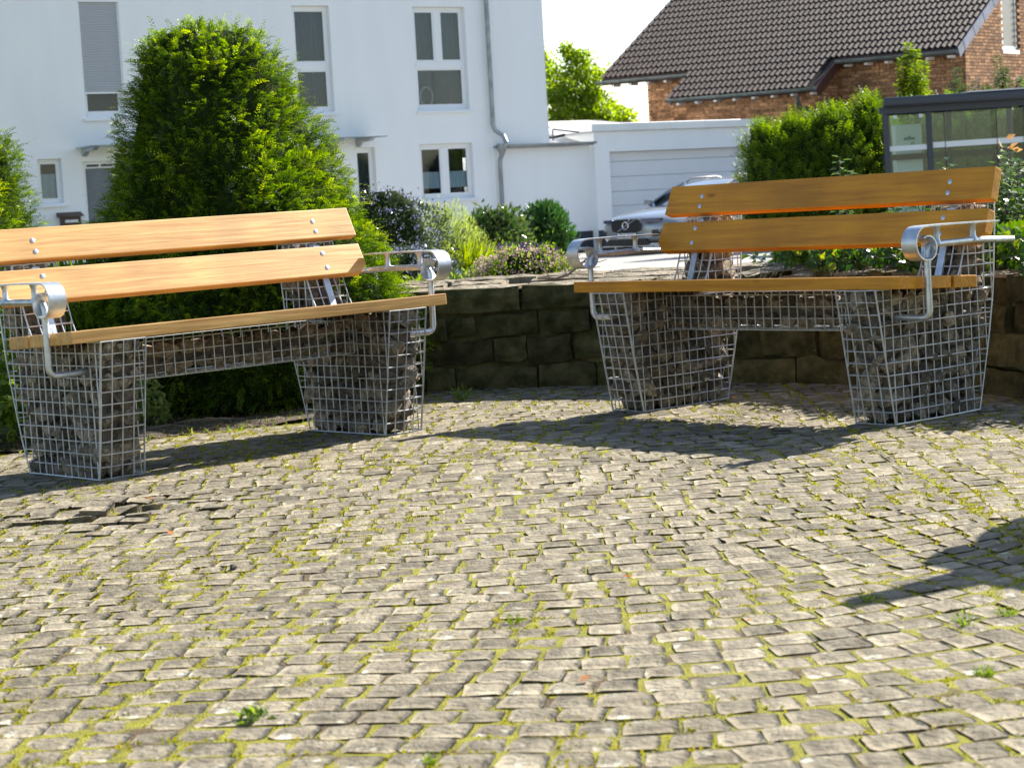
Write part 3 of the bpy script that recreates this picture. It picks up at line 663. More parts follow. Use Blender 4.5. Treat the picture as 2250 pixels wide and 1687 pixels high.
# brick walls
walls = MB(); bricks = []
def bwall(p0, dx, Ln, z0, z1f, nx, hole=None):
    """p0 start, dx unit direction, bricks laid in stretcher bond, z1f(s) gives the top"""
    p0 = Vector(p0); dx = Vector(dx); nrm = Vector(nx); bl_, hh, jt = .24, .065, .012
    c = 0; z = z0
    while True:
        any_ = False; s = -(bl_+jt)/2*(c % 2)
        while s < Ln:
            a, b = max(s, 0), min(s+bl_, Ln)
            if b-a > .05 and z+hh < z1f((a+b)/2):
                any_ = True
                if not (hole and hole[0] < (a+b)/2 < hole[1] and hole[2] < z+.03 < hole[3]): bricks.append((p0+dx*((a+b)/2)+Vector((0, 0, z+hh/2))+nrm*.0, dx, b-a, nrm))
            s += bl_+jt
        z += hh+jt; c += 1
        if z > 8 or not any_: break
X_, Y_ = Vector((1, 0, 0)), Vector((0, 1, 0))
ZB = -2.2
wy = .5; by_ = -.66
bwall((-8.6, wy, 0), X_, 1.75, ZB, lambda s: .18, -Y_)
bwall((-3.3, wy, 0), X_, 3.2, ZB, lambda s: .18, -Y_)
bwall((-6.8, by_, 0), X_, 3.5, ZB, lambda s: -.5, -Y_)
bwall((-3.3, by_, 0), Y_, wy-by_-.01, ZB, lambda s: -.5+s*.55, X_)
bwall((-.1, wy, 0), Y_, 7.0, ZB, lambda s: (wy+s)*math.tan(PI_)-.12, X_, (2.25, 3.2, .03, 1.55))
for q in ((-8.6, -.115, wy+.005, wy+.2, -4.3, .2), (-6.8, -3.315, by_+.005, wy, -4.3, -.5), (-8.6, -8.4, wy+.2, 9, -4.3, .2)): walls.box(*q)
walls.prism([(wy, -4.3), (14, -4.3), (8.5*rc, 8.5*rs-.2), (wy, wy*math.tan(PI_)-.1)], 'x', -.35, -.105)
bw = walls.build('brick_wall', M['bmortar'], bh)
def bsize(q):
    p = BM @ q[0]; d = (p-Vector((0, 0, .9951))); nn = (BM.to_3x3() @ q[3]); f = -(nn.dot(d))/d.length
    vis = f > .02 and p.z > 2.0 and (p.x-.0)/p.y < .25
    return (not vis, -f/d.length)
bricks.sort(key=bsize)
bme = MB().box(-.5, .5, -.05, .008, -.0325, .0325).build('brick', M['brick'], bw); b0 = bme; bme = bme.data
mb = MB()
for i, (p, dx, ln, nr) in enumerate(bricks):
    mtx = Matrix(((dx.x*ln, -nr.x, 0, p.x), (dx.y*ln, -nr.y, 0, p.y), (0, 0, 1, p.z), (0, 0, 0, 1)))
    mtx = mtx @ Matrix.Translation((0, -.008, 0))
    if i < 300:
        o = b0 if i == 0 else link('brick', bme, bw); o.matrix_basis = mtx
    else: mb.add([mtx @ v.co for v in bme.vertices], [tuple(f.vertices) for f in bme.polygons])
o = mk('bricks', mb.V, mb.F, M['brick'].copy(), bw); o['kind'] = 'stuff'
t_ = o.data.materials[0].node_tree; oi = [n for n in t_.nodes if n.type == 'OBJECT_INFO'][0]; aa = t_.nodes.new('ShaderNodeAttribute'); aa.attribute_name = 'tone'
for l in list(t_.links):
    if l.from_node == oi: t_.links.new(aa.outputs['Fac'], l.to_socket)
at_ = o.data.attributes.new('tone', 'FLOAT', 'POINT'); at_.data.foreach_set('value', np.repeat(rng.random(len(bricks)-300), 8).astype(np.float32))
print('bricks', len(bricks), 'tiles', len(tiles))
# gable window
gw = MB(); y0, y1, z0, z1 = wy+2.27, wy+3.18, .05, 1.55
for q in ((y0, y0+.07, z0, z1), (y1-.07, y1, z0, z1), (y0+.07, y1-.07, z0, z0+.08), (y0+.07, y1-.07, z1-.08, z1)): gw.box(-.12, -.09, q[0], q[1], q[2], q[3])
gw.box(-.1, -.04, y0-.05, y1+.05, z0-.1, z0-.002); gw = gw.build('window', M['pvc'], bh)
MB().box(-.112, -.104, y0+.07, y1-.07, z0+.08, z1-.08).build('pane', M['frost'], gw)
# ================================================================== benches
YF, YFT, HT, YB = 0., -.0876, .542, .544
POLY_LOW = [(0, 0), (-.0876, .542), (.43, .542), (.4576, .60), (.5509, .85), (.70, .85), (.684, .65), (.659, .45), (.626, .30), (.544, 0)]
def inside(y, z, poly):
    c = False; n = len(poly)
    for i in range(n):
        (a, b), (d, e) = poly[i], poly[(i+1) % n]
        if (b > z) != (e > z) and y < (d-a)*(z-b)/(e-b)+a: c = not c
    return c
def clip(poly, fixed, val):
    """spans of the polygon along the line z=val (fixed='z') or y=val"""
    out = []; n = len(poly)
    for i in range(n):
        (a, b), (d, e) = poly[i], poly[(i+1) % n]
        if fixed == 'z' and (b > val) != (e > val): out.append(a+(d-a)*(val-b)/(e-b))
        if fixed == 'y' and (a > val) != (d > val): out.append(b+(e-b)*(val-a)/(d-a))
    out.sort(); return list(zip(out[::2], out[1::2]))
WR_ = .0028
def wire(mb, a, b, r=WR_):
    j = rng.normal(0, .0015, 3); a = Vector(a); b = Vector(b); mid = (a+b)/2+Vector(j)
    mb.tube([a, mid, b] if (b-a).length > .2 else [a, b], r, 5)
def leg_wires(x0, x1):
    mb = MB()
    for x in (x0, x1):
        s = 1 if x == x1 else -1
        for k in range(18):
            for a, b in clip(POLY_LOW, 'z', max(k*.05, .004) if k < 17 else .846): wire(mb, (x, a, max(k*.05, .004)), (x, b, max(k*.05, .004)))
        for k in range(-1, 15):
            for a, b in clip(POLY_LOW, 'y', k*.05+.012): wire(mb, (x-s*.004, k*.05+.012, a), (x-s*.004, k*.05+.012, b))
        for i in range(len(POLY_LOW)):
            (a, b), (d, e) = POLY_LOW[i], POLY_LOW[(i+1) % len(POLY_LOW)]; wire(mb, (x, a, b+.003), (x, d, e+.003), .0032)
    def face(p, q, n):   # a cage face between two profile points, n cells along
        for k in range(n+1):
            f = k/n; y, z = p[0]+(q[0]-p[0])*f, p[1]+(q[1]-p[1])*f; wire(mb, (x0, y, z+.002), (x1, y, z+.002), WR_)
        for k in range(5): x = x0+(x1-x0)*k/4; wire(mb, (x, p[0]-.003, p[1]), (x, q[0]-.003, q[1]))
    face(POLY_LOW[0], POLY_LOW[1], 11); face(POLY_LOW[1], POLY_LOW[2], 10); face((.43, .55), POLY_LOW[3], 1); face(POLY_LOW[3], POLY_LOW[4], 5); face(POLY_LOW[4], POLY_LOW[5], 3)
    for i in range(5, 9): face(POLY_LOW[i+1 if i < 9 else 0], POLY_LOW[i], 4 if i > 5 else 4)
    return mb
def stone_mesh(i):
    r = np.random.default_rng(100+i); P = unit(r.normal(size=(16, 3)))*np.array([.5, .36, .3])*r.uniform(.86, 1.08, (16, 1))
    P = np.sign(P)*np.abs(P)**.88*np.array([.93, .93, .93])
    bm = bmesh.new(); vs = [bm.verts.new(p) for p in P]; g = bmesh.ops.convex_hull(bm, input=vs)
    bmesh.ops.delete(bm, geom=[v for v in bm.verts if not v.link_faces], context='VERTS')
    me = bpy.data.meshes.new('stone'); bm.to_mesh(me); bm.free(); me.materials.append(M['gab']); return me
STN = [stone_mesh(i) for i in range(14)]
def fill(parent, pts, seed):
    r = np.random.default_rng(seed)
    for y in pts:
        p, sz, q = y; o = link('stone', STN[r.integers(14)], parent, p, tuple(q), tuple(sz))
def leg_stones(x0, x1, seed):
    """stones laid close behind every face of the cage, each turned flat to its face"""
    r = np.random.default_rng(seed); pts = []
    def put(p, B):
        s = r.uniform(.095, .128); q = Matrix(B).transposed() @ Matrix.Rotation(r.uniform(-.9, .9), 3, 'Z') @ Matrix.Rotation(r.uniform(-.35, .35), 3, 'X') @ Matrix.Rotation(r.uniform(-.35, .35), 3, 'Y')
        pts.append((tuple(p), (s*r.uniform(.85, 1.15), s*r.uniform(.85, 1.2), s*r.uniform(.8, 1.1)), q.to_euler()))
    for xs_, sg in ((x0, 1), (x1, -1)):
        for iz in range(12):
            z0_ = .036+iz*.071
            for a, b in clip(POLY_LOW, 'z', min(z0_, .83)):
                n = max(1, round((b-a-.03)/.088))
                for k in range(n):
                    y = a+.02+(b-a-.04)*(k+.5+.25*(-1)**iz*(n > 2))/n; y = min(max(y+r.normal(0, .006), a+.056), b-.056) if b-a > .15 else y; z = min(z0_, (.542 if y < .45 else .85)-.042)
                    put((xs_+sg*(.031+r.uniform(-.003, .006)), y, z+r.normal(0, .006)), ((0, 1, 0), (0, 0, 1), (1, 0, 0)))
    for i, (nn_) in enumerate(POLY_LOW):
        if i in (2, 9): continue
        (a, b), (d, e) = POLY_LOW[i], POLY_LOW[(i+1) % len(POLY_LOW)]; ln = math.hypot(d-a, e-b); n = max(1, round(ln/.072)); t = Vector((0, (d-a)/ln, (e-b)/ln)); nr = Vector((0, t.z, -t.y))
        mid = Vector((0, (a+d)/2, (b+e)/2))+nr*.02
        if not inside(mid.y, mid.z, POLY_LOW): nr = -nr
        for k in range(n):
            f = (k+.5)/n; f = min(max(f, .034/ln), 1-.034/ln) if ln > .08 else f
            p = Vector((0, a+(d-a)*f, b+(e-b)*f))+nr*(.031+r.uniform(-.003, .006))
            if p.z < .03: continue
            for x in ((x0+.064+r.normal(0, .004), x1-.064+r.normal(0, .004)) if k % 2 else (x0+.1+r.normal(0, .012),)): put((x, p.y, p.z), ((1, 0, 0), tuple(t), tuple(nr)))
    return pts
def beam_wires(x0, x1, y0, y1, z0, z1):
    mb = MB()
    for y in (y0, y1):
        for k in range(4): z = z0+(z1-z0)*k/3; wire(mb, (x0, y, z), (x1, y, z), .0024)
        n = round((x1-x0)/.05)
        for k in range(n+1): x = x0+(x1-x0)*k/n; wire(mb, (x, y-.004, z0), (x, y-.004, z1))
    for z in (z0,):
        for k in range(5): y = y0+(y1-y0)*k/4; wire(mb, (x0, y, z), (x1, y, z))
        for k in range(0, n+1): x = x0+(x1-x0)*k/n; wire(mb, (x, y0, z), (x, y1, z))
    return mb
def spiral(x, zt, y_end):
    """centre line of the flat armrest bar ending in a scroll"""
    pts = [(x, y_end, zt-.004), (x, .2, zt), (x, .03, zt)]; c = (.01, zt-.066)
    for k in range(1, 13): a = math.pi*k/12; pts.append((x, c[0]-.066*math.sin(a), c[1]+.066*math.cos(a)))
    c2 = (c[0]+.008, zt-.132+.047)
    for k in range(1, 14): a = math.pi*k/11; pts.append((x, c2[0]+.05*math.sin(a), c2[1]-.047*math.cos(a)))
    return pts
def armrest(parent, s):
    ar = MB(); x = s*.972
    r = .0135; zt = .712
    pts = [(s*.70, .055, .432), (s*.90, .052, .425)]
    for k in range(5): a = math.pi/2*k/4; pts.append((x-s*.03+s*.03*math.sin(a), .052, .425+.03-.03*math.cos(a)))
    pts += [(x, .05, .55)]
    for k in range(5): a = math.pi/2*k/4; pts.append((x, .05+.03*(1-math.cos(a)), zt-.03+.03*math.sin(a)))
    pts += [(x, .35, zt), (x, .605, zt-.012)]
    ar.tube(pts, r, 10)
    ar = ar.build('armrest', M['galv'], parent, True)
    sp = spiral(x, .785, .475); V = []; F = []
    for i, p in enumerate(sp):
        a = Vector(sp[max(i-1, 0)]); b = Vector(sp[min(i+1, len(sp)-1)]); t = (b-a).normalized(); nn = Vector((0, -t.z, t.y))*.003
        for dx, sg in ((-.037, 1), (.037, 1), (.037, -1), (-.037, -1)): V.append(Vector(p)+Vector((dx, 0, 0))+nn*sg)
    for i in range(len(sp)-1): F += [(4*i+k, 4*i+(k+1) % 4, 4*i+4+(k+1) % 4, 4*i+4+k) for k in range(4)]
    n = len(sp)*4; F += [(0, 1, 2, 3), (n-1, n-2, n-3, n-4)]
    b = MB().add(V, F).build('scroll_bar', M['galv'], ar, True)
    for y in (.115, .345):
        MB().tube([(x, y, zt-.002), (x, y, zt+.012), (x, y, zt+.022), (x, y, .762), (x, y, .772), (x, y, .784)], [.02, .015, .012, .012, .015, .02], 10).build('upright', M['galv'], ar, True)
    return ar
def make_bench(loc, yaw, label):
    t = thing('gabion_bench', label, 'bench', loc, yaw, 'gabion benches on the paved circle')
    XI, XO = .6164, .8195
    core = [(.045, .02), (-.035, .50), (.46, .50), (.50, .62), (.58, .80), (.665, .80), (.645, .62), (.62, .45), (.585, .30), (.505, .02)]
    for x0, x1, sd in ((-XO, -XI, 1), (XI, XO, 2)):
        lg = leg_wires(x0, x1).build('gabion_leg', M['zincwire'], t, True)
        MB().prism(core, 'x', x0+.043, x1-.043).build('stone_core', M['gabcore'], lg)
        fill(lg, leg_stones(x0, x1, sd), sd)
        a, b = Vector((0, .50, .60)), Vector((0, .645, .99))
        xm = (x0+x1)/2; MB().prism([(.435, .565), (.4449, .5615), (.547, .835), (.5375, .8385)], 'x', xm-.017, xm+.017).build('steel_strap', M['galv'], t)
        MB().prism([(.55, .80), (.559, .797), (.612, .95), (.603, .953)], 'x', xm-.017, xm+.017).build('steel_strap', M['galv'], t)
    bm_ = beam_wires(-XI+.002, XI-.002, .18, .40, .36, .51).build('gabion_beam', M['zincwire'], t, True)
    MB().box(-XI, XI, .235, .345, .40, .475).build('stone_core', M['gabcore'], bm_)
    r = np.random.default_rng(5); pts = []
    for k in range(15):
        for y in (.225, .355):
            for z in (.398, .468):
                s = r.uniform(.095, .125); pts.append(((-XI+.045+k*.081+r.normal(0, .01), y+r.normal(0, .005), z+r.normal(0, .004)), (s, s*.9, s*.9), (r.uniform(-.5, .5), r.uniform(-.3, .3), r.uniform(-.6, .6))))
    fill(bm_, pts, 6)
    # seat: three boards falling slightly to the back
    sl = -.028/.49; an = math.atan(sl)
    for k in range(3):
        y0 = -.087+k*.166; z = .5476+(y0+.087)*sl
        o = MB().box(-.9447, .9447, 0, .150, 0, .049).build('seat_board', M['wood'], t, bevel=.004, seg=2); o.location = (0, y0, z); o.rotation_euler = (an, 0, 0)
    for (yb, zb, yt, ztp, xb, xt, nm) in ((.5160, .8708, .5690, 1.0006, .9384, .9342, 1), (.4478, .7027, .5048, .8334, .9411, .9413, 2)):
        L_ = math.hypot(yt-yb, ztp-zb); a = math.atan2(ztp-zb, yt-yb)
        if nm == 2: poly = [(-xb+.035, 0), (xb-.035, 0), (xb, .04), (xt-.006, L_), (-xt+.006, L_), (-xb, .04)]
        else: poly = [(-xb, 0), (xb, 0), (xt-.004, L_), (-xt+.004, L_)]
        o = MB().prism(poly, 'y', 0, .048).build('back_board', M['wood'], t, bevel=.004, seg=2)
        o.location = (0, yb, zb); o.rotation_euler = (-(math.pi/2-a), 0, 0)
        for bx in (-.716, .716):
            for bz in ((.034, .083) if nm == 1 else (.037, .108)):
                bo = MB().tube([(bx, .002, bz), (bx, -.0012, bz), (bx, -.002, bz)], [.0105, .0105, .0085], 14).build('bolt', M['bolt'], o, True)
    armrest(t, -1); armrest(t, 1)
    return t
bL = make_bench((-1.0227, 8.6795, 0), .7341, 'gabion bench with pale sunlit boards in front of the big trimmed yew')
bR = copy_tree(bL); bR.location = (.9846, 8.904, 0); bR.rotation_euler = (0, 0, -.8683)
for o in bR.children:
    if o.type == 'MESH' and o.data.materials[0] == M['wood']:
        nm_ = o.name; o.data = o.data.copy(); o.data.materials[0] = M['wood_shaded']
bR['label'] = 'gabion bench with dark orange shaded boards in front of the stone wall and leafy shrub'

# ================================================================== yews, shrubs and flowers
def yew(name, label, loc, prof, seed, nspray, cxf=None, group=None, spike=.1):
    t = thing(name, label, 'yew', loc, 0, group)
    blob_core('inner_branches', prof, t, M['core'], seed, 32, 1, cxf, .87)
    P, Nn = revolve_points(prof, nspray, seed, cxf)
    an = np.arctan2(P[:, 1], P[:, 0]); lumpn = vnoise(an*1.1+5, P[:, 2]*1.2+seed, .16, seed)*.6+vnoise(an*1.1+9, P[:, 2]*1.2, .07, seed+1)*.4
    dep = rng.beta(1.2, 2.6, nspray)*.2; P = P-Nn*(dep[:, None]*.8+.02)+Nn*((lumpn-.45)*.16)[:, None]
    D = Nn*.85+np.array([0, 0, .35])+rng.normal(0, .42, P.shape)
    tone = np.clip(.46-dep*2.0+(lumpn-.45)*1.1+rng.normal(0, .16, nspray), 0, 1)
    ln = rng.uniform(.05, .11, nspray)
    lng = rng.random(nspray) < .035; ln[lng] *= 2.1; tone[lng] += .3
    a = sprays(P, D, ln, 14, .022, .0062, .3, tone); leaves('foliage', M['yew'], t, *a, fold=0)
    return t
yc = at(560, 480, 11.1); yx = lambda z: -.17*np.clip(1.0-z, -1.2, 1)*-1*.62
prof = [(.02, .70), (.15, .76), (.4, .83), (.65, .78), (.95, .68), (1.2, .58), (1.45, .49), (1.68, .41), (1.86, .32), (1.95, .22), (1.98, .02)]
yew('yew_bush', 'big dense yew trimmed to a blunt cone behind the pale bench', (yc.x-.1, 11.1, 0), prof, 11, 21000, lambda z: .13*(1.0-np.maximum(z, .5)))
yc = at(-130, 480, 12.2)
yew('yew_bush', 'yew at the left edge with only its feathery flank showing beside the mailbox', (yc.x, 12.2, 0), [(.02, .42), (.3, .56), (.7, .56), (1.0, .55), (1.25, .48), (1.45, .42), (1.62, .3), (1.7, .02)], 12, 11000, None)
def shrub(name, label, cat, loc, rx, rz, m, n, L, W, seed, group=None, mf=None, nf=0, Lf=.03, up=.5, shell=.5, core=.7, squash=1., clump=0, stem=True, z0=0., bl=.5):
    """rounded shrub: leaves spread through the outer shell of a lumpy ellipsoid, plus flowers"""
    t = thing(name, label, cat, loc, 0, group); r = np.random.default_rng(seed)
    prof = [(z0+rz*q, rx*math.sqrt(max(0, 1-((q-.42)/.60)**2))*.98+.01) for q in np.linspace(0, 1, 10)]
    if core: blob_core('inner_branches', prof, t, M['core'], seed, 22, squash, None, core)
    P, Nn = revolve_points(prof, n, seed, None, squash, .12)
    bulge = vnoise(np.arctan2(P[:, 1], P[:, 0])*1.2+9, P[:, 2]/rz*1.6+seed, .3, seed)-.45
    P = P-Nn*(r.beta(1, 2, n)*shell*rx)[:, None]*.7+r.normal(0, .02*rx, P.shape)+Nn*(bulge*rx*bl+(r.random(n) < .06)*r.uniform(0, .28*rx, n))[:, None]
    if clump:
        c = P[r.integers(0, n, clump)]+Nn[r.integers(0, n, clump)]*0; k = r.integers(0, clump, n); P = P*.45+(c[k]+r.normal(0, rx*.09, P.shape))*.55; P = P+unit(P-np.array([0, 0, rz*.45]))*rx*.06
    D = Nn+np.array([0, 0, up])+r.normal(0, .55, P.shape)
    if m: leaves('foliage', M[m], t, P, D, rdir(n)+Nn*.6, r.uniform(.7, 1.2, n)*L, r.uniform(.8, 1.15, n)*W, r.random(n))
    if nf:
        P, Nn = revolve_points(prof, nf//6, seed+1, None, squash, .12); P = np.repeat(P+Nn*.02, 6, 0)+r.normal(0, Lf*.8, (nf//6*6, 3))
        leaves('flowers', M[mf], t, P, rdir(len(P)), rdir(len(P)), Lf, Lf*.8, r.random(len(P)))
    return t
b_ = base(882, 21); shrub('flowering_shrub', 'dark shrub dusted with small blue flowers between yew and pale shrub', 'shrub', b_+Vector((-.15, 0, 0)), .55, 1.22, 'ceano', 9000, .035, .018, 21, None, 'lilac', 2000, .02, squash=.8)
b_ = base(872, 20); shrub('flowering_shrub', 'low blue-flowered shrub behind the scroll armrest of the pale bench', 'shrub', b_+Vector((.12, -.6, 0)), .42, .66, 'ceano', 5000, .035, .018, 22, None, 'lilac', 1500, .02, squash=.8)
b_ = base(968, 24); shrub('pale_shrub', 'tall pale green feathery shrub below the ground floor window', 'shrub', b_, .42, 1.06, 'pale', 5200, .07, .010, 23, up=1.3, core=0, shell=.9)
b_ = base(1083, 31); shrub('rhododendron', 'rounded shrub of large glossy leaves left of the upright laurel', 'shrub', b_, .50, .98, 'rhodo', 2600, .12, .045, 24, up=.2)
b_ = base(1195, 32.5); shrub('laurel_bush', 'upright oval green laurel bush against the garage wall', 'shrub', b_, .38, 1.04, 'laurel', 3000, .12, .03, 25, up=1.2, bl=.15)
for u, Y, nm in ((1075, 28.5, 'pale lavender clump in front of the rounded glossy shrub'), (1128, 29, 'dark lavender clump at the foot of the laurel bush')):
    b_ = base(u, Y); t = thing('lavender', nm, 'lavender', b_, 0, 'lavender clumps'); n = 1300; r = np.random.default_rng(u)
    a = r.random(n)*6.28; q = np.sqrt(r.random(n))*.33; P = np.stack([q*np.cos(a), q*np.sin(a), r.uniform(0, .05, n)], 1); D = np.stack([np.cos(a)*q*1.3, np.sin(a)*q*1.3, np.full(n, .55)], 1)+r.normal(0, .06, (n, 3))
    leaves('stems', M['laurel'], t, P, D, rdir(n), r.uniform(.3, .44, n), .012, r.random(n), 0)
    tip = P+unit(D)*r.uniform(.3, .45, n)[:, None]; leaves('flowers', M['lav'], t, tip, D, rdir(n), .08, .022, r.random(n)*(.5 if u > 1100 else 1)+(.4 if u < 1100 else 0))
def grass_clump(name, label, loc, rad, h, n, m, wd, group=None, cat='grass clump', arch=.6):
    t = thing(name, label, cat, loc, 0, group); r = np.random.default_rng(int(abs(loc[0])*1000)+n)
    a = r.random(n)*6.28; q = np.sqrt(r.random(n))*rad*.35; out = np.stack([np.cos(a), np.sin(a), np.zeros(n)], 1); P = out*q[:, None]
    L_ = h*r.uniform(.6, 1.15, n); lean = r.uniform(.05, 1, n)*arch; PP = []; TT = []; LL = []
    p = P; d = unit(out*lean[:, None]+np.array([0, 0, 1.]))
    for k in range(3):
        PP.append(p); TT.append(d); LL.append(L_/3*1.12); p = p+d*(L_/3)[:, None]; d = unit(d+out*(lean*.5)[:, None]-np.array([0, 0, .28])*lean[:, None])
    leaves('blades', M[m], t, np.concatenate(PP), np.concatenate(TT), rdir(3*n), np.concatenate(LL), wd, np.tile(r.random(n), 3), 0); return t
for u_, Y_, rx_, hz__ in ((930, 17.5, .4, .42), (985, 20, .4, .4), (1040, 25, .5, .35), (1100, 30, .5, .3), (1160, 30.5, .4, .25), (1010, 16.5, .35, .38)):
    q_ = base(u_, Y_); fp = (lambda *a: None)
    t = thing('low_perennial', {930: 'low leafy perennials beneath the blue-flowered shrub', 985: 'low green perennials at the foot of the pale feathery shrub', 1040: 'low perennials between lime grass and glossy shrub', 1100: 'low green cover under the lavender clumps', 1160: 'low green cover at the foot of the laurel bush', 1010: 'leafy perennials right behind the wall left of the pink shrub'}[u_], 'plant', q_, 0, 'low plants of the garden bed'); n = 1100; r = np.random.default_rng(u_)
    a = r.random(n)*6.28; q = np.sqrt(r.random(n))*rx_; z = hz__*r.uniform(.1, 1, n)
    leaves('foliage', M['weed' if u_ % 2 == 0 else 'rhodo'], t, np.stack([q*np.cos(a), q*np.sin(a), z], 1), rdir(n)+np.array([0, 0, .5]), rdir(n)+np.array([0, 0, 1.]), r.uniform(.04, .09, n), .03, r.random(n))
b_ = base(1010, 23); grass_clump('ornamental_grass', 'bright lime ornamental grass fountain below the pale shrub', b_, .46, .62, 1700, 'lime', .013, arch=1.1)
b_ = base(1145, 14.6); shrub('spirea', 'low flowering shrub with pale pink heads just over the wall', 'shrub', (b_.x, 14.6, .0), .42, .62, 'weed', 5000, .03, .016, 27, None, 'pink', 3600, .018, up=.3, squash=.55)
b_ = base(1075, 14.2); shrub('spirea', 'second pink low shrub nearer the lime grass at the wall', 'shrub', (b_.x+.02, 14.9, .0), .26, .58, 'weed', 2200, .03, .016, 28, None, 'pink', 1800, .018, up=.3, squash=.6)
# broad-leaved shrub behind the dark bench, with leaves one can pick out
def twig_shrub(name, label, cat, stems, m, L, W, per, seed, loc, single=0, dense=0, dprof=None, group=None):
    t = thing(name, label, cat, loc, 0, group); r = np.random.default_rng(seed); PP = []; TT = []; NN = []
    br = MB()
    for p0, p1, bend in stems:
        p0 = Vector(p0); p1 = Vector(p1); mid = (p0+p1)/2+Vector(bend); pts = [p0*(1-f)**2+mid*2*f*(1-f)+p1*f*f for f in np.linspace(0, 1, 7)]
        br.tube(pts, list(np.linspace(.007, .002, 7)), 5)
        ln = (p1-p0).length; k = max(3, int(per*ln))
        for i in range(k):
            f = .12+.88*(i+.5)/k; p = p0*(1-f)**2+mid*2*f*(1-f)+p1*f*f; tg = (p1-p0).normalized()
            a = i*2.4+r.random()*.5; sd = tg.orthogonal(); sd = Matrix.Rotation(a, 3, tg) @ sd
            PP.append(tuple(p+sd*.01)); TT.append(tuple(sd+tg*.5+Vector(r.normal(0, .2, 3))-Vector((0, 0, .35)))); NN.append(tuple(tg+Vector((0, 0, .9))+Vector(r.normal(0, .3, 3))))
    br.build('branches', M['bark'], t, True)
    PP = np.array(PP); TT = np.array(TT); NN = np.array(NN)
    tone = r.beta(1.5, 3, len(PP))
    ds = np.argsort(PP[:, 1]+.3*np.abs(PP[:, 0])); keep = ds[:single] if single else ds[:0]; rest = np.setdiff1d(np.arange(len(PP)), keep)
    for k in keep:
        a = [PP[k:k+1], TT[k:k+1], NN[k:k+1]]; me = leafmesh('leaf', a[0]*0, a[1], a[2], L*r.uniform(.7, 1.15), W*r.uniform(.8, 1.1), tone[k:k+1]); me.materials.append(M[m]); link('leaf', me, t, tuple(PP[k]))
    if len(rest): leaves('foliage', M[m], t, PP[rest], TT[rest], NN[rest], L*r.uniform(.65, 1.15, len(rest)), W*r.uniform(.8, 1.1, len(rest)), tone[rest])
    return t
r = np.random.default_rng(3); st = []
o_ = base(1990, 11.9)
for i in range(190):
    x = r.uniform(-.62, .95); top = np.interp(x, [-.62, -.3, .2, .45, .62, .8, .95], [.62, .80, .86, .95, 1.08, 1.18, 1.2])*r.uniform(.5, 1.02)
    y = r.uniform(-.25, .4); st.append(((x*.7, y+.1, .0), (x+r.normal(0, .07), y+r.normal(-.1, .14), top), (r.normal(0, .08), -.05, .1)))
for x, y, z in ((-.95, -.2, .62), (-.85, -.1, .52), (-.8, -.25, .56), (-.7, -.3, .66), (-.88, -.3, .47), (-.6, -.3, .5), (-.5, -.35, .62), (-.35, -.4, .6), (-.1, -.4, .62), (.1, -.4, .66), (-.45, -.6, .56), (-.25, -.65, .58), (-.05, -.7, .56), (.1, -.7, .6), (.25, -.75, .58), (-.6, -.5, .55), (-.7, -.45, .58), (.4, -.75, .6), (-.3, -.55, .66), (.0, -.6, .68), (.3, -.65, .7), (.55, -.7, .7), (.7, -.6, .75), (.5, -.6, .85)): st.append(((x*.6, .1, .2), (x, y, z), (0, 0, .12)))
for u_, v_ in ((1845, 345), (1862, 372), (2080, 352), (2068, 372), (2222, 330), (2240, 345)):
    q = at(u_, v_, 11.8)-o_; st.append(((q.x-.02, .1, .5), tuple(q), (.02, 0, .05)))
for i in range(130):
    x = r.uniform(-.86, .45); yw = 8.238+math.sqrt(8.01-min(7.9, (x+o_.x+.557)**2))-o_.y; y = yw+r.uniform(.0, .75); st.append(((x*.9+.05, .15, .5), (x, y, r.uniform(.57, .70)), (0, 0, .12)))
hz = twig_shrub('leafy_shrub', 'broad-leaved green shrub behind the dark bench and stone wall', 'shrub', st, 'hazel', .056, .040, 60, 31, o_, single=150)
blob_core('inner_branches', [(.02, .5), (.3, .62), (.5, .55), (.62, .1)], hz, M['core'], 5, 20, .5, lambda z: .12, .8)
mp_ = at(2215, 300, 11.7)-o_; k = 6
sh_ = np.array([tuple(mp_)]*k)+rng.normal(0, .028, (k, 3)); leaves('young_leaves', M['orange'], hz, sh_-np.array([0, 0, .03]), rng.normal(0, 1, (k, 3))+np.array([0, -.2, .2]), rdir(k), .06, .035, rng.random(k))
# low plants by the left bench
def flower_patch(name, label, cat, loc, rx, h, n, m, L, W, mf, nf, seed, sq=1., Lf=.03):
    t = thing(name, label, cat, loc); r = np.random.default_rng(seed); a = r.random(n)*6.28; q = np.sqrt(r.random(n))*rx
    z = h*np.sqrt(np.clip(1-(q/rx)**2*.8, 0, 1))*r.uniform(.15, 1, n)
    leaves('foliage', M[m], t, np.stack([q*np.cos(a), q*np.sin(a)*sq, z], 1), rdir(n)+np.array([0, 0, .3]), rdir(n)+np.array([0, 0, 1.2]), L*r.uniform(.7, 1.2, n), W, r.random(n))
    if nf:
        i = r.integers(0, n, nf); P = np.repeat(np.stack([q*np.cos(a), q*np.sin(a)*sq, z*1.0+.03+.1*h*0], 1)[i], 5, 0); leaves('flowers', M[mf], t, P, rdir(nf*5)+np.array([0, -.3, .4]), rdir(nf*5), Lf, Lf*.7, r.random(nf*5))
    return t
p = gnd(60, 985); flower_patch('cranesbill', 'wild patch of cranesbill with magenta flowers left of the pale bench', 'plant', (p.x-.15, p.y+.35, 0), .42, .5, 2600, 'weed', .045, .035, 'mag', 26, 41)
p = gnd(350, 930); flower_patch('garden_plant', 'small whitish-green leafy plant beside the near leg of the pale bench', 'plant', (p.x-.07, p.y-.08, 0), .14, .26, 620, 'pale', .032, .024, None, 0, 42)
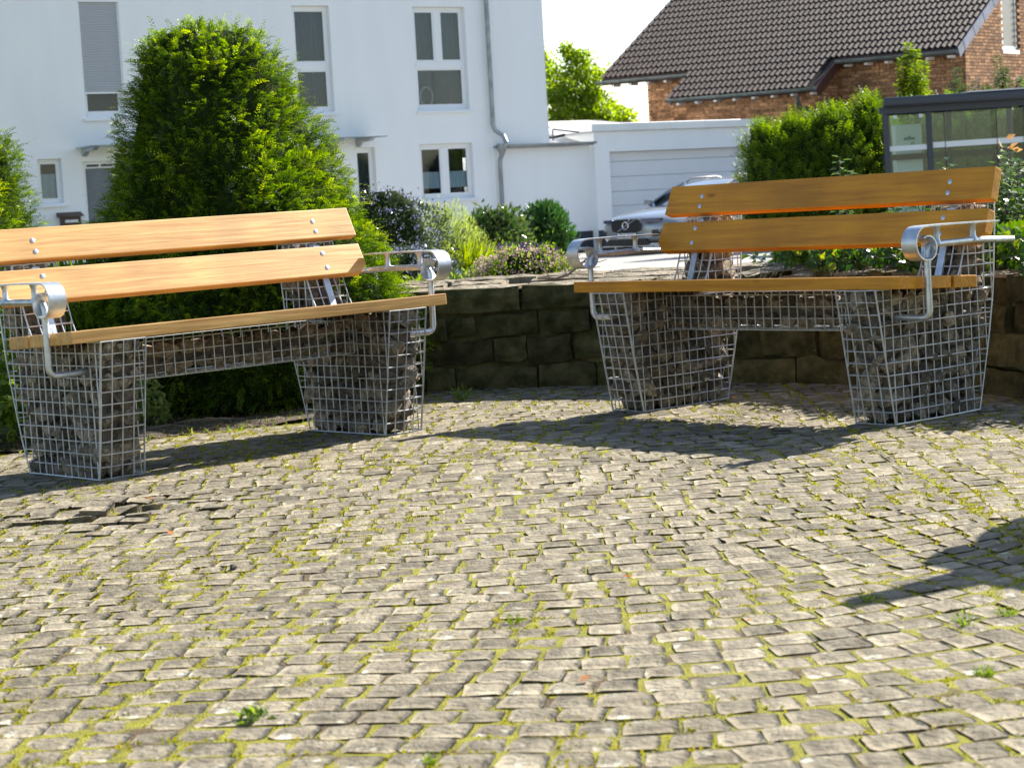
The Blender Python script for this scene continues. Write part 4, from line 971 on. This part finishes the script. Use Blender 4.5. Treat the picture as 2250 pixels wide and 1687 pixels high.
p = gnd(170, 900); grass_clump('border_plants', 'tall grassy border plants seen between the boards of the pale bench', (p.x+.2, 11.2, 0), .5, .85, 700, 'weed', .014, cat='plant')
p = at(150, 575, 10.9); flower_patch('bellflower', 'few violet bell flowers showing through the gap of the pale bench back', 'plant', (p.x, 10.9, 0), .22, .82, 500, 'weed', .05, .03, 'lilac', 12, 43)

# ================================================================== thuja hedge, trees and far shrubs
def clump_tree(name, label, cat, loc, stems, ncl, ext, m, n, L, W, seed, trunk_h=1., group=None, cen=None, up=.2, clr=.3, trunk_r=.1):
    """tree: tapered trunk, limbs to every clump, leaves gathered in clumps through the crown"""
    t = thing(name, label, cat, loc, 0, group); r = np.random.default_rng(seed); cen = np.array(cen if cen is not None else (0, 0, trunk_h+ext[2]))
    cl = []
    while len(cl) < ncl:
        q = r.uniform(-1, 1, 3)
        if .25 < np.linalg.norm(q) < 1: cl.append(cen+q*np.array(ext))
    cl = np.array(cl); mb = MB(); mb.tube([(0, 0, 0), (.03, 0, trunk_h*.5), (0, .02, trunk_h), (0, 0, cen[2])], [trunk_r, trunk_r*.85, trunk_r*.7, trunk_r*.25], 8)
    for c in cl[:max(10, ncl//2)]:
        a = Vector((0, 0, r.uniform(trunk_h*.7, cen[2]))); mb.tube([a, (a+Vector(c))/2+Vector((0, 0, .12)), Vector(c)], [trunk_r*.35, trunk_r*.2, trunk_r*.06], 5)
    mb.build('trunk', M['bark'], t, True)
    k = r.integers(0, ncl, n); rad = clr*r.uniform(.6, 1.3, ncl); P = cl[k]+rdir(n)*(np.cbrt(r.random(n))*rad[k])[:, None]*np.array([1, 1, .75])
    leaves('crown', M[m], t, P, rdir(n)+np.array([0, 0, up]), rdir(n)+np.array([0, 0, .8]), L*r.uniform(.7, 1.25, n), W*r.uniform(.8, 1.2, n), np.clip(r.normal(.45, .25, n)+(r.random(ncl)-.5)[k]*.5, 0, 1))
    return t
b_ = base(1290, 62); q = clump_tree
q('garden_tree', 'light green leafy tree between the white house and the brick house', 'tree', b_, None, 60, (1.05, .9, 1.85), 'tree', 9000, .14, .09, 51, 1.0, cen=(.05, 0, 4.0), clr=.42)
b_ = base(1205, 64); q('garden_tree', 'taller thin-branched tree behind the corner of the white house', 'tree', b_, None, 46, (.7, .8, 2.6), 'tree', 4200, .14, .09, 52, 1.5, cen=(-.35, 0, 4.1), clr=.33)
b_ = base(1372, 60); q('garden_tree', 'low leafy tree tucked under the eave of the brick house', 'tree', b_, None, 40, (.6, .8, 1.2), 'tree', 5000, .13, .08, 53, .8, cen=(0, 0, 2.4), clr=.4)
b_ = base(1265, 60); q('garden_tree', 'dense low green tree just above the garage roof', 'tree', b_, None, 40, (1.3, .8, .9), 'tree', 6000, .13, .08, 54, .7, cen=(0, 0, 2.1), clr=.42)
def thuja(label, u, Y, w_, h, seed, n=9000):
    t = thing('thuja', label, 'hedge plant', base(u, Y), 0, 'thuja hedge plants'); r = np.random.default_rng(seed)
    prof = [(0.05, w_*.8), (h*.25, w_), (h*.6, w_*.97), (h*.82, w_*.82), (h*.94, w_*.5), (h, .04)]
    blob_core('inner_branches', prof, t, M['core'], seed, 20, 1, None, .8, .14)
    P, Nn = revolve_points(prof, n//9, seed, None, 1, .14); P = P-Nn*(r.beta(1, 2.5, len(P))*.25)[:, None]
    a = sprays(P, Nn*.8+np.array([0, 0, .75])+r.normal(0, .4, P.shape), r.uniform(.14, .3, len(P)), 9, .075, .026, -.05, r.random(len(P))); leaves('foliage', M['thuja'], t, *a, fold=.1); return t
for i, (u, Y, w_, h, lb) in enumerate(((1684, 37.5, .47, 2.2, 'thuja at the left end of the hedge beside the garage door'), (1750, 37.8, .58, 2.32, 'second thuja of the hedge counted from the garage'), (1830, 38, .64, 2.45, 'middle thuja of the hedge below the eave of the brick house'), (1915, 38.4, .62, 2.60, 'thuja of the hedge right beside the bus shelter post'),
                               (2000, 40.5, .55, 2.6, 'thuja behind the narrow end pane of the bus shelter'), (2090, 40.5, .55, 2.6, 'thuja behind the middle of the long shelter pane'), (2180, 40.5, .55, 2.6, 'thuja behind the right part of the long shelter pane'), (2270, 40.5, .55, 2.6, 'thuja at the right edge behind the bus shelter'))):
    thuja(lb, u, Y, w_, h, 60+i, 11000 if i < 4 else 7000)
def sapling(label, u, Y, tips, seed, m='tree', per=40, L=.13, W=.085):
    b_ = base(u, Y); st = []
    r = np.random.default_rng(seed)
    for (x, z) in tips:
        for k in range(3): st.append(((x*.3, 0, 1.2), (x+r.normal(0, .08), r.normal(0, .25), z-.25*k), (r.normal(0, .1), 0, .1)))
    twig_shrub('young_tree', label, 'tree', st, m, L, W, per, seed, b_)
sapling('young tree with bright round leaves standing before the brick wall', 2010, 43, ((0, 3.9), (-.12, 3.6), (.15, 3.75), (.1, 3.2), (-.2, 3.1), (.25, 3.2), (.45, 2.9)), 71, per=95)
sapling('young glossy-leaved tree over the middle of the shelter roof', 2120, 43.5, ((0, 3.35), (-.2, 3.1), (.2, 3.0), (-.3, 2.9), (.1, 2.8), (.3, 3.1)), 72, 'rhodo', per=80)
sapling('young glossy-leaved tree at the right above the shelter roof', 2215, 43.5, ((0, 3.55), (-.25, 3.2), (.2, 3.3), (.4, 3.1), (-.1, 2.9), (.5, 3.0), (-.4, 3.0)), 73, 'rhodo', per=80)

# ================================================================== bus shelter
SY = 35.2
def sx(u, v=390): return at(u, v, SY).x
def sz(u, v): return at(u, v, SY).z
x0, x1, x2 = sx(1951), sx(2046), sx(2330); zt = sz(1990, 238); zb = zg(SY)
bs = thing('bus_shelter', 'glass bus shelter with dark grey frame and flat roof before the hedge', 'bus shelter', (x0, SY, zb)); H = zt-zb; L_ = x2-x0; xm = x1-x0
MB().prism([(-.08, -.35), (2.45, -.35), (2.7, 1.25), (.2, 1.25)], 'z', H+.03, H+.18).build('roof', M['anth'], bs, bevel=.05, seg=3)
rk = MB().box(1.32, 2.5, -.36, 1.2, H+.183, H+.20).build('roof_cap', M['fascia'], bs)
MB().box(-.1, 2.4, -.06, .0, H-.08, H+.028).build('front_beam', M['anth'], bs)
MB().box(.2, 2.4, 1.1, 1.16, H-.08, H+.028).build('rear_beam', M['anth'], bs)
for x, y in ((0, -.05), (xm, -.05), (2.35, -.05), (.24, 1.1), (1.3, 1.1), (2.35, 1.1)): MB().box(x-.045, x+.045, y, y+.09, 0, H-.082).build('post', M['anth'], bs, bevel=.008, seg=1)
MB().box(.05, xm-.05, -.012, -.004, .25, H-.11).build('glass_pane', M['sglass'], bs)
MB().box(xm+.05, 2.3, -.012, -.004, .25, H-.11).build('glass_pane', M['sglass'], bs)
MB().box(.29, 1.25, 1.14, 1.148, .25, H-.11).build('glass_pane', M['sglass'], bs); MB().box(1.35, 2.3, 1.14, 1.148, .25, H-.11).build('glass_pane', M['sglass'], bs)
for x in (xm+.26+.0, xm+1.13): MB().box(x-.006, x+.006, -.02, .01, .25, H-.11).build('pane_joint', M['black'], bs)
zw = sz(1990, 322)-zb
MB().box(.05, xm-.05, -.0155, -.0125, zw-.07, zw+.015).build('white_stripe', M['white'], bs); MB().box(xm+.05, 2.3, -.0155, -.0125, zw-.055, zw+.04).build('white_stripe', M['white'], bs)
MB().box(.02, 2.3, .55, .60, zw-.22, zw-.12).build('lean_rail', M['black'], bs)
for k in range(2): MB().box(.13+.43*k, .19+.43*k, -.03, -.014, H-.17, H-.11).build('glass_clamp', M['galv'], bs)
MB().box(.06, .1, -.03, -.014, .28, .34).build('glass_clamp', M['galv'], bs)
cb = thing('switch_cabinet', 'pale grey cabinet with a green emblem seen through the shelter end pane', 'cabinet', (sx(2014)+.02, SY+.75, zb)); hh = sz(2010, 270)-zb
MB().box(-.21, .25, 0, .3, 0, hh).build('body', M['board'], cb, bevel=.01, seg=1)
MB().box(-.06, .13, -.006, .001, hh-.27, hh-.225).build('green_emblem', M['green'], cb); MB().prism([(-.0, hh-.225), (.07, hh-.225), (.035, hh-.19)], 'y', -.006, .0).build('green_emblem', M['green'], cb)
o = MB().tube([(.09+.022*math.cos(a), -.004, hh-.34+.036*math.sin(a)) for a in np.linspace(0, 6.28, 17)], .006, 5, False).build('green_ring', M['green'], cb)
MB().box(-.19, .23, -.005, -.001, .1, hh-.62).build('poster', M['white'], cb)

# ================================================================== parked car
ce = at(1378, 497, 40.5); hd = R(225-2)     # heading
fx, fy = math.cos(R(-136)), math.sin(R(-136))
CM = Matrix(((fx, -fy, 0, ce.x-.0*fx), (fy, fx, 0, ce.y), (0, 0, .95, zg(41)), (0, 0, 0, 1)))
car = thing('parked_car', 'silver estate car parked in front of the white garage door', 'car', M=CM)
ze = ce.z-zg(41)           # emblem height
st_ = [(.03, .30, .60, .52), (-.03, .26, .70, .72), (-.14, .22, .78, .82), (-.35, .2, .84, .90), (-.7, .19, .90, .925), (-1.15, .19, .955, .93), (-1.5, .19, .98, .93), (-2.3, .19, .99, .93), (-3.3, .2, 1.0, .925), (-4.2, .22, 1.0, .90), (-4.55, .28, .97, .84), (-4.7, .38, .85, .7)]
V = []; n = 14
for x, zb_, zt_, hw in st_:
    for k in range(n):
        a = math.pi*2*k/n+math.pi/n; c, s = math.cos(a), math.sin(a); e = .42
        y = hw*math.copysign(abs(c)**e, c); z = (zb_+zt_)/2+(zt_-zb_)/2*math.copysign(abs(s)**(.5 if s < 0 else .62), s)
        V.append((x-.10*(abs(y)/.9)**3*(1 if x > -1 else 0), y, z))
F = [(i*n+k, i*n+(k+1) % n, (i+1)*n+(k+1) % n, (i+1)*n+k) for i in range(len(st_)-1) for k in range(n)]+[tuple(range(n))[::-1], tuple(range((len(st_)-1)*n, len(st_)*n))]
cb_ = MB().add(V, F).build('body', M['carpaint'], car, True); sd = cb_.modifiers.new('s', 'SUBSURF'); sd.levels = 2; sd.render_levels = 2
gs = [(-1.55, .97, .80, .98), (-2.05, 1.25, .72, .965), (-2.45, 1.40, .66, .96), (-2.9, 1.46, .64, .96), (-3.5, 1.43, .63, .96), (-4.2, 1.30, .64, .96), (-4.5, 1.02, .70, .94)]
V = []; m_ = 6
for x, zt_, hw, zb_ in gs:
    V += [(x, -.82, zb_-.02), (x, -hw-.06, zb_+(zt_-zb_)*.55), (x, -hw+.05, zt_-.03), (x, hw-.05, zt_-.03), (x, hw+.06, zb_+(zt_-zb_)*.55), (x, .82, zb_-.02)]
F = [(i*m_+k, i*m_+k+1, (i+1)*m_+k+1, (i+1)*m_+k) for i in range(len(gs)-1) for k in range(m_-1)]
MB().add(V, F).build('windows', M['carglass'], car, True)
V = []; 
for x, zt_, hw, zb_ in gs[1:]: V += [(x, -hw+.03, zt_-.02), (x, -hw*.5, zt_+.012), (x, hw*.5, zt_+.012), (x, hw-.03, zt_-.02)]
MB().add(V, [(i*4+k, i*4+k+1, i*4+k+5, i*4+k+4) for i in range(len(gs)-2) for k in range(3)]).build('roof', M['carpaint'], car, True)
for s in (-1, 1):
    MB().tube([(-1.52, s*.80, .98), (-2.05, s*.70, 1.25), (-2.45, s*.645, 1.405)], .03, 6).build('pillar', M['carpaint'], car, True)
    MB().tube([(-2.5, s*.6, 1.41), (-2.65, s*.6, 1.49), (-3.4, s*.58, 1.50), (-3.8, s*.58, 1.42)], .018, 6).build('roof_rail', M['anth'], car, True)
    MB().prism([(.24, .02), (.0, .28), (-.1, .3), (-.16, .1), (.05, -.02)], 'z', 0, .07).build('headlight', M['lamp'], car, bevel=.012, seg=2)
    hl = [o for o in children(car) if o.name.startswith('headlight')][-1]
    hl.matrix_basis = Matrix.Translation((-.08, s*.47, .665)) @ Matrix.Diagonal((1, s, 1, 1))
    hl.matrix_basis = Matrix.Translation((-.10, s*.46, .665)) @ (Matrix.Identity(4) if s > 0 else Matrix.Diagonal((1, -1, 1, 1)))
    MB().prism([(-.12, .62), (-.30, .80), (-.36, .80), (-.2, .6)], 'z', .36, .5).build('fog_vent', M['black'], car)
    f_ = [o for o in children(car) if o.name.startswith('fog_vent')][-1]; f_.scale = (1, s, 1); f_.location = (.11, 0, 0)
    for x in (-.92, -3.75):
        wh = MB().tube([(x, s*.70, .33), (x, s*.935, .33)], .335, 28).build('wheel', M['rubber'], car, True, .02)
        MB().tube([(x, s*.93, .33), (x, s*.94, .33)], .22, 24).build('rim', M['chrome'], wh)
    mr_ = MB().box(-1.85, -1.68, s*.9, s*1.06, .98, 1.10).build('wing_mirror', M['carpaint'], car, True, .03)
gp = [(-.36, .50), (-.39, .60), (-.36, .71), (-.25, .735), (.25, .735), (.36, .71), (.39, .60), (.36, .50), (.22, .455), (-.22, .455)]
gr = MB().prism(gp, 'x', .015, .045).build('grille', M['black'], car, bevel=.012, seg=2)
for k in range(19): MB().box(.044, .052, -.33+k*.0365, -.323+k*.0365, .48, .71).build('grille_bar', M['anth'], gr)
MB().tube([(.052+.0*a, .0+.075*math.cos(a), .605+.075*math.sin(a)) for a in np.linspace(0, 2*math.pi, 25)], .012, 6, False).build('emblem_ring', M['chrome'], gr, True)
MB().tube([(.056, .055, .66), (.056, .12, .725)], [.014, .009], 6).build('emblem_arrow', M['chrome'], gr, True)
MB().tube([(.05, .25, .72), (.05, -.22, .49)], .006, 5).build('grille_diagonal', M['chrome'], gr)
gr.matrix_basis = Matrix.Translation((0, 0, 0)); 
for o in children(gr): pass
lp = [(-.58, .22), (-.5, .33), (.5, .33), (.58, .22), (.5, .2), (-.5, .2)]
MB().prism(lp, 'x', -.02, .03).build('lower_intake', M['black'], car, bevel=.01, seg=1)
MB().box(-.02, .04, -.66, .66, .175, .198).build('front_lip', M['chrome'], car, bevel=.006, seg=1)
np_ = MB().box(.045, .056, -.26, .26, .36, .45).build('number_plate', M['plate'], car)
MB().box(.0565, .0575, -.255, -.215, .365, .445).build('blue_strip', M['blue'], np_)
def text(body, size, m, parent, M4, name='plate_text'):
    cu = bpy.data.curves.new(name, 'FONT'); cu.body = body; cu.size = size; cu.align_x = 'CENTER'; cu.align_y = 'CENTER'; cu.extrude = .001
    tmp = bpy.data.objects.new('tmp', cu); C.objects.link(tmp); me = bpy.data.meshes.new_from_object(tmp.evaluated_get(bpy.context.evaluated_depsgraph_get())); bpy.data.objects.remove(tmp)
    me.materials.clear(); me.materials.append(m); o = link(name, me, parent); o.matrix_basis = M4; return o
text('DI:JL 2571', .088, M['black'], np_, Matrix(((0, 0, 1, .0575), (1, 0, 0, .025), (0, 1, 0, .405), (0, 0, 0, 1))))

# ================================================================== small things on the paving and the wall
# moss tufts in the joints
P = []; 
for m, Pq, Fq in SETTS:
    if abs(m[0]) > .25*m[1]+.2: continue
    k = rng.integers(0, 4)
    w_ = vnoise(m[0], m[1], .55, 33)
    for _ in range(int(rng.poisson(4.5*max(0, w_-.25)*1.9))):
        a, b = Pq[(0, 3, 15, 12)[rng.integers(4)]], Pq[(0, 3, 15, 12)[rng.integers(4)]]; f = rng.random()
        P.append((a[0]*(1-f)+b[0]*f+rng.normal(0, .006), a[1]*(1-f)+b[1]*f+rng.normal(0, .006)))
P = np.array(P); nb = 9; n = len(P)*nb; PP = np.repeat(P, nb, 0)+rng.normal(0, .012, (n, 2)); z = mossz(PP[:, 0], PP[:, 1])*.5-.003
leaves('moss_tufts', M['mossf'], plaza, np.c_[PP, z], rdir(n)*.8+np.array([0, 0, .8]), rdir(n), rng.uniform(.005, .011, n), .007, np.repeat(rng.random(len(P)), nb), 0)
def weed(label, u, v, rad, h, n, m='weed', wd=.005, cat='weed', arch=.8):
    p = gnd(u, v); grass_clump('weed', label, (p.x, p.y, -.008), rad, h, n, m, wd, 'weeds between the paving stones', cat, arch)
weed('grass tuft with long blades right of the pointed shadow in the foreground', 2125, 1372, .035, .05, 22, wd=.0035)
weed('small grass tuft at the right edge below the pointed shadow', 2215, 1350, .04, .03, 40, wd=.0035)
weed('tiny grass tuft inside the tip of the pointed shadow', 1905, 1318, .025, .035, 22)
weed('bushy grass tuft near the lower right corner of the paving', 2165, 1478, .04, .022, 60, wd=.004)
weed('little bright green weed at the bottom edge left of centre', 945, 1672, .025, .025, 30)
weed('dry brown-green weed in the joints a little right of centre', 1130, 1368, .03, .03, 30, wd=.0035)
weed('weed sprig at the foot of the wall between the benches', 1015, 878, .05, .08, 40, wd=.007)
p = gnd(560, 1580); flower_patch('weed_rosette', 'low rosette of broad green leaves in the paving at lower left', 'weed', (p.x, p.y, -.004), .032, .02, 26, 'weed', .03, .016, None, 0, 81)
for u, v, s, lb in ((365, 1172, .05, 'orange-brown dry leaf in the broken paving before the pale bench'), (335, 1103, .045, 'dry leaf lying between raised stones near the pale bench leg'), (1390, 1276, .03, 'small orange leaf fragment on the paving right of centre'), (1300, 1497, .04, 'dry orange leaf in the middle foreground joints'), (1655, 1372, .02, 'tiny reddish leaf on a stone left of the pointed shadow'), (1612, 882, .045, 'dry brown leaf at the foot of the dark bench leg')):
    p = gnd(u, v); me = leafmesh('dry_leaf', np.zeros((1, 3)), rng.normal(0, 1, (1, 3))*np.array([1, 1, .15]), np.array([[.2, .1, 1.]]), s, s*.6, rng.random(1)); me.materials.append(M['dry'])
    o = link('dry_leaf', me, None, (p.x, p.y, .012)); tag(o, lb, 'dry leaf', 'fallen leaves on the paving')
tw = thing('dead_branch', 'bare grey branch with side twigs lying on top of the wall', 'branch', tuple(at(1230, 612, 11.25)))
def br(pts, r, nm='twig'): tube_obj(nm, pts, r, M['twig'], tw, 5)
br([(-.12, .0, .01), (-.02, 0, .0), (.05, -.02, .02), (.09, 0, .05), (.16, .02, .10), (.22, .02, .135)], [.006, .008, .007, .006, .004, .002], 'main_branch')
for q in ([(.04, 0, .01), (.03, 0, .06), (.0, .02, .10)], [(.09, 0, .05), (.17, 0, .045), (.22, -.01, .05)], [(-.05, 0, .01), (-.1, 0, .07), (-.13, .02, .13)], [(.13, .01, .08), (.2, .02, .07), (.26, .03, .085)], [(.05, 0, .02), (.12, 0, .015), (.2, 0, .01)]): br(q, [.004, .003, .0015])
n = 2600; X_l = rng.uniform(-2.6, -.7, n); Y_l = rng.uniform(8.9, 10.6, n); okb = np.array([in_bed(x, y-.03) for x, y in zip(X_l, Y_l)]); X_l, Y_l = X_l[okb], Y_l[okb]; n = len(X_l)
lt = leaves('leaf_litter', M['litter'], None, np.c_[X_l, Y_l, rng.uniform(.0, .02, n)], np.c_[rng.normal(0, 1, (n, 2)), rng.normal(0, .25, n)], rdir(n)*.5+np.array([0, 0, 1.]), rng.uniform(.012, .035, n), rng.uniform(.006, .016, n), rng.random(n)*.4)
tag(lt, 'brown leaf litter strewn over the soil behind the pale bench', 'leaf litter')
gk = rng.random(n) < .5; k = int(gk.sum()); gc = leaves('ground_cover', M['weed'], None, np.c_[X_l[gk], Y_l[gk], np.full(k, -.01)], rdir(k)*.6+np.array([0, 0, .8]), rdir(k), rng.uniform(.02, .05, k), .012, rng.random(k))
tag(gc, 'low green ground cover on the soil behind the pale bench', 'ground cover')
sk = thing('dry_sticks', 'few thin dry sticks on the soil behind the near bench leg', 'sticks', tuple(gnd(420, 942)))
for k in range(5):
    a = rng.uniform(-.5, .5); d = Vector((math.cos(a), math.sin(a)*.6, 0)); p = Vector((rng.uniform(-.15, .15), rng.uniform(-.12, .12), .01+.006*k)); tube_obj('stick', [p-d*.10, p+Vector((0, .012, .012)), p+d*.11], [.003, .0035, .002], M['twig'], sk, 5)
pb = thing('pebble', 'single dark pebble on the paving left of the centre', 'pebble', tuple(gnd(512, 1252)))
link('stone', STN[3], pb, (0, 0, .008), (0, 0, .3), (.03, .03, .03))

# unseen lobed blocker added right of the frame, shaped to cast the foreground shadow
tip = gnd(1850, 1332); hz_ = 1.25
def up_sun(p, h): return Vector((p.x, p.y, 0))+SUN*(h/SUN.z)
sc = thing('shadow_blocker', 'added unseen lobed blocker just right of the view, shaped to cast a shadow', 'shrub', (2.75, 6.6, 0))
lob = []
for (a, b, h, r0_, r1_) in (((1850, 1330), (2160, 1262), 1.22, .05, .085), ((2085, 1230), (2330, 1190), 1.05, .12, .2), ((2190, 1165), (2420, 1150), .95, .16, .25), ((2125, 1232), (2400, 1235), 1.0, .10, .22)):
    A_, B_ = up_sun(gnd(*a), h), up_sun(gnd(*b), h-.05); lob.append((A_-sc.location, B_-sc.location, r0_, r1_))
mb = MB()
for A_, B_, r0_, r1_ in lob:
    n = 9; d_ = (B_-A_); pts = [A_+d_*(k/n) for k in range(n+1)]; rr = [max(.004, (r0_+(r1_-r0_)*k/n)*math.sqrt(max(0, 1-(1-min(1, k/2.2))**2))) for k in range(n+1)]; mb.tube(pts, rr, 14)
    mb.tube([B_-d_*.05, B_+Vector((.35, .1, -.35)), Vector((.1, 0, .1))], [r1_, .25, .3], 14)
mb.build('crown', M['core'], sc, True); MB().tube([(0, 0, 0), (.02, 0, .3), (.05, 0, .5)], [.05, .045, .03], 8).build('trunk', M['bark'], sc, True)  # lobes and stem of the added shadow caster
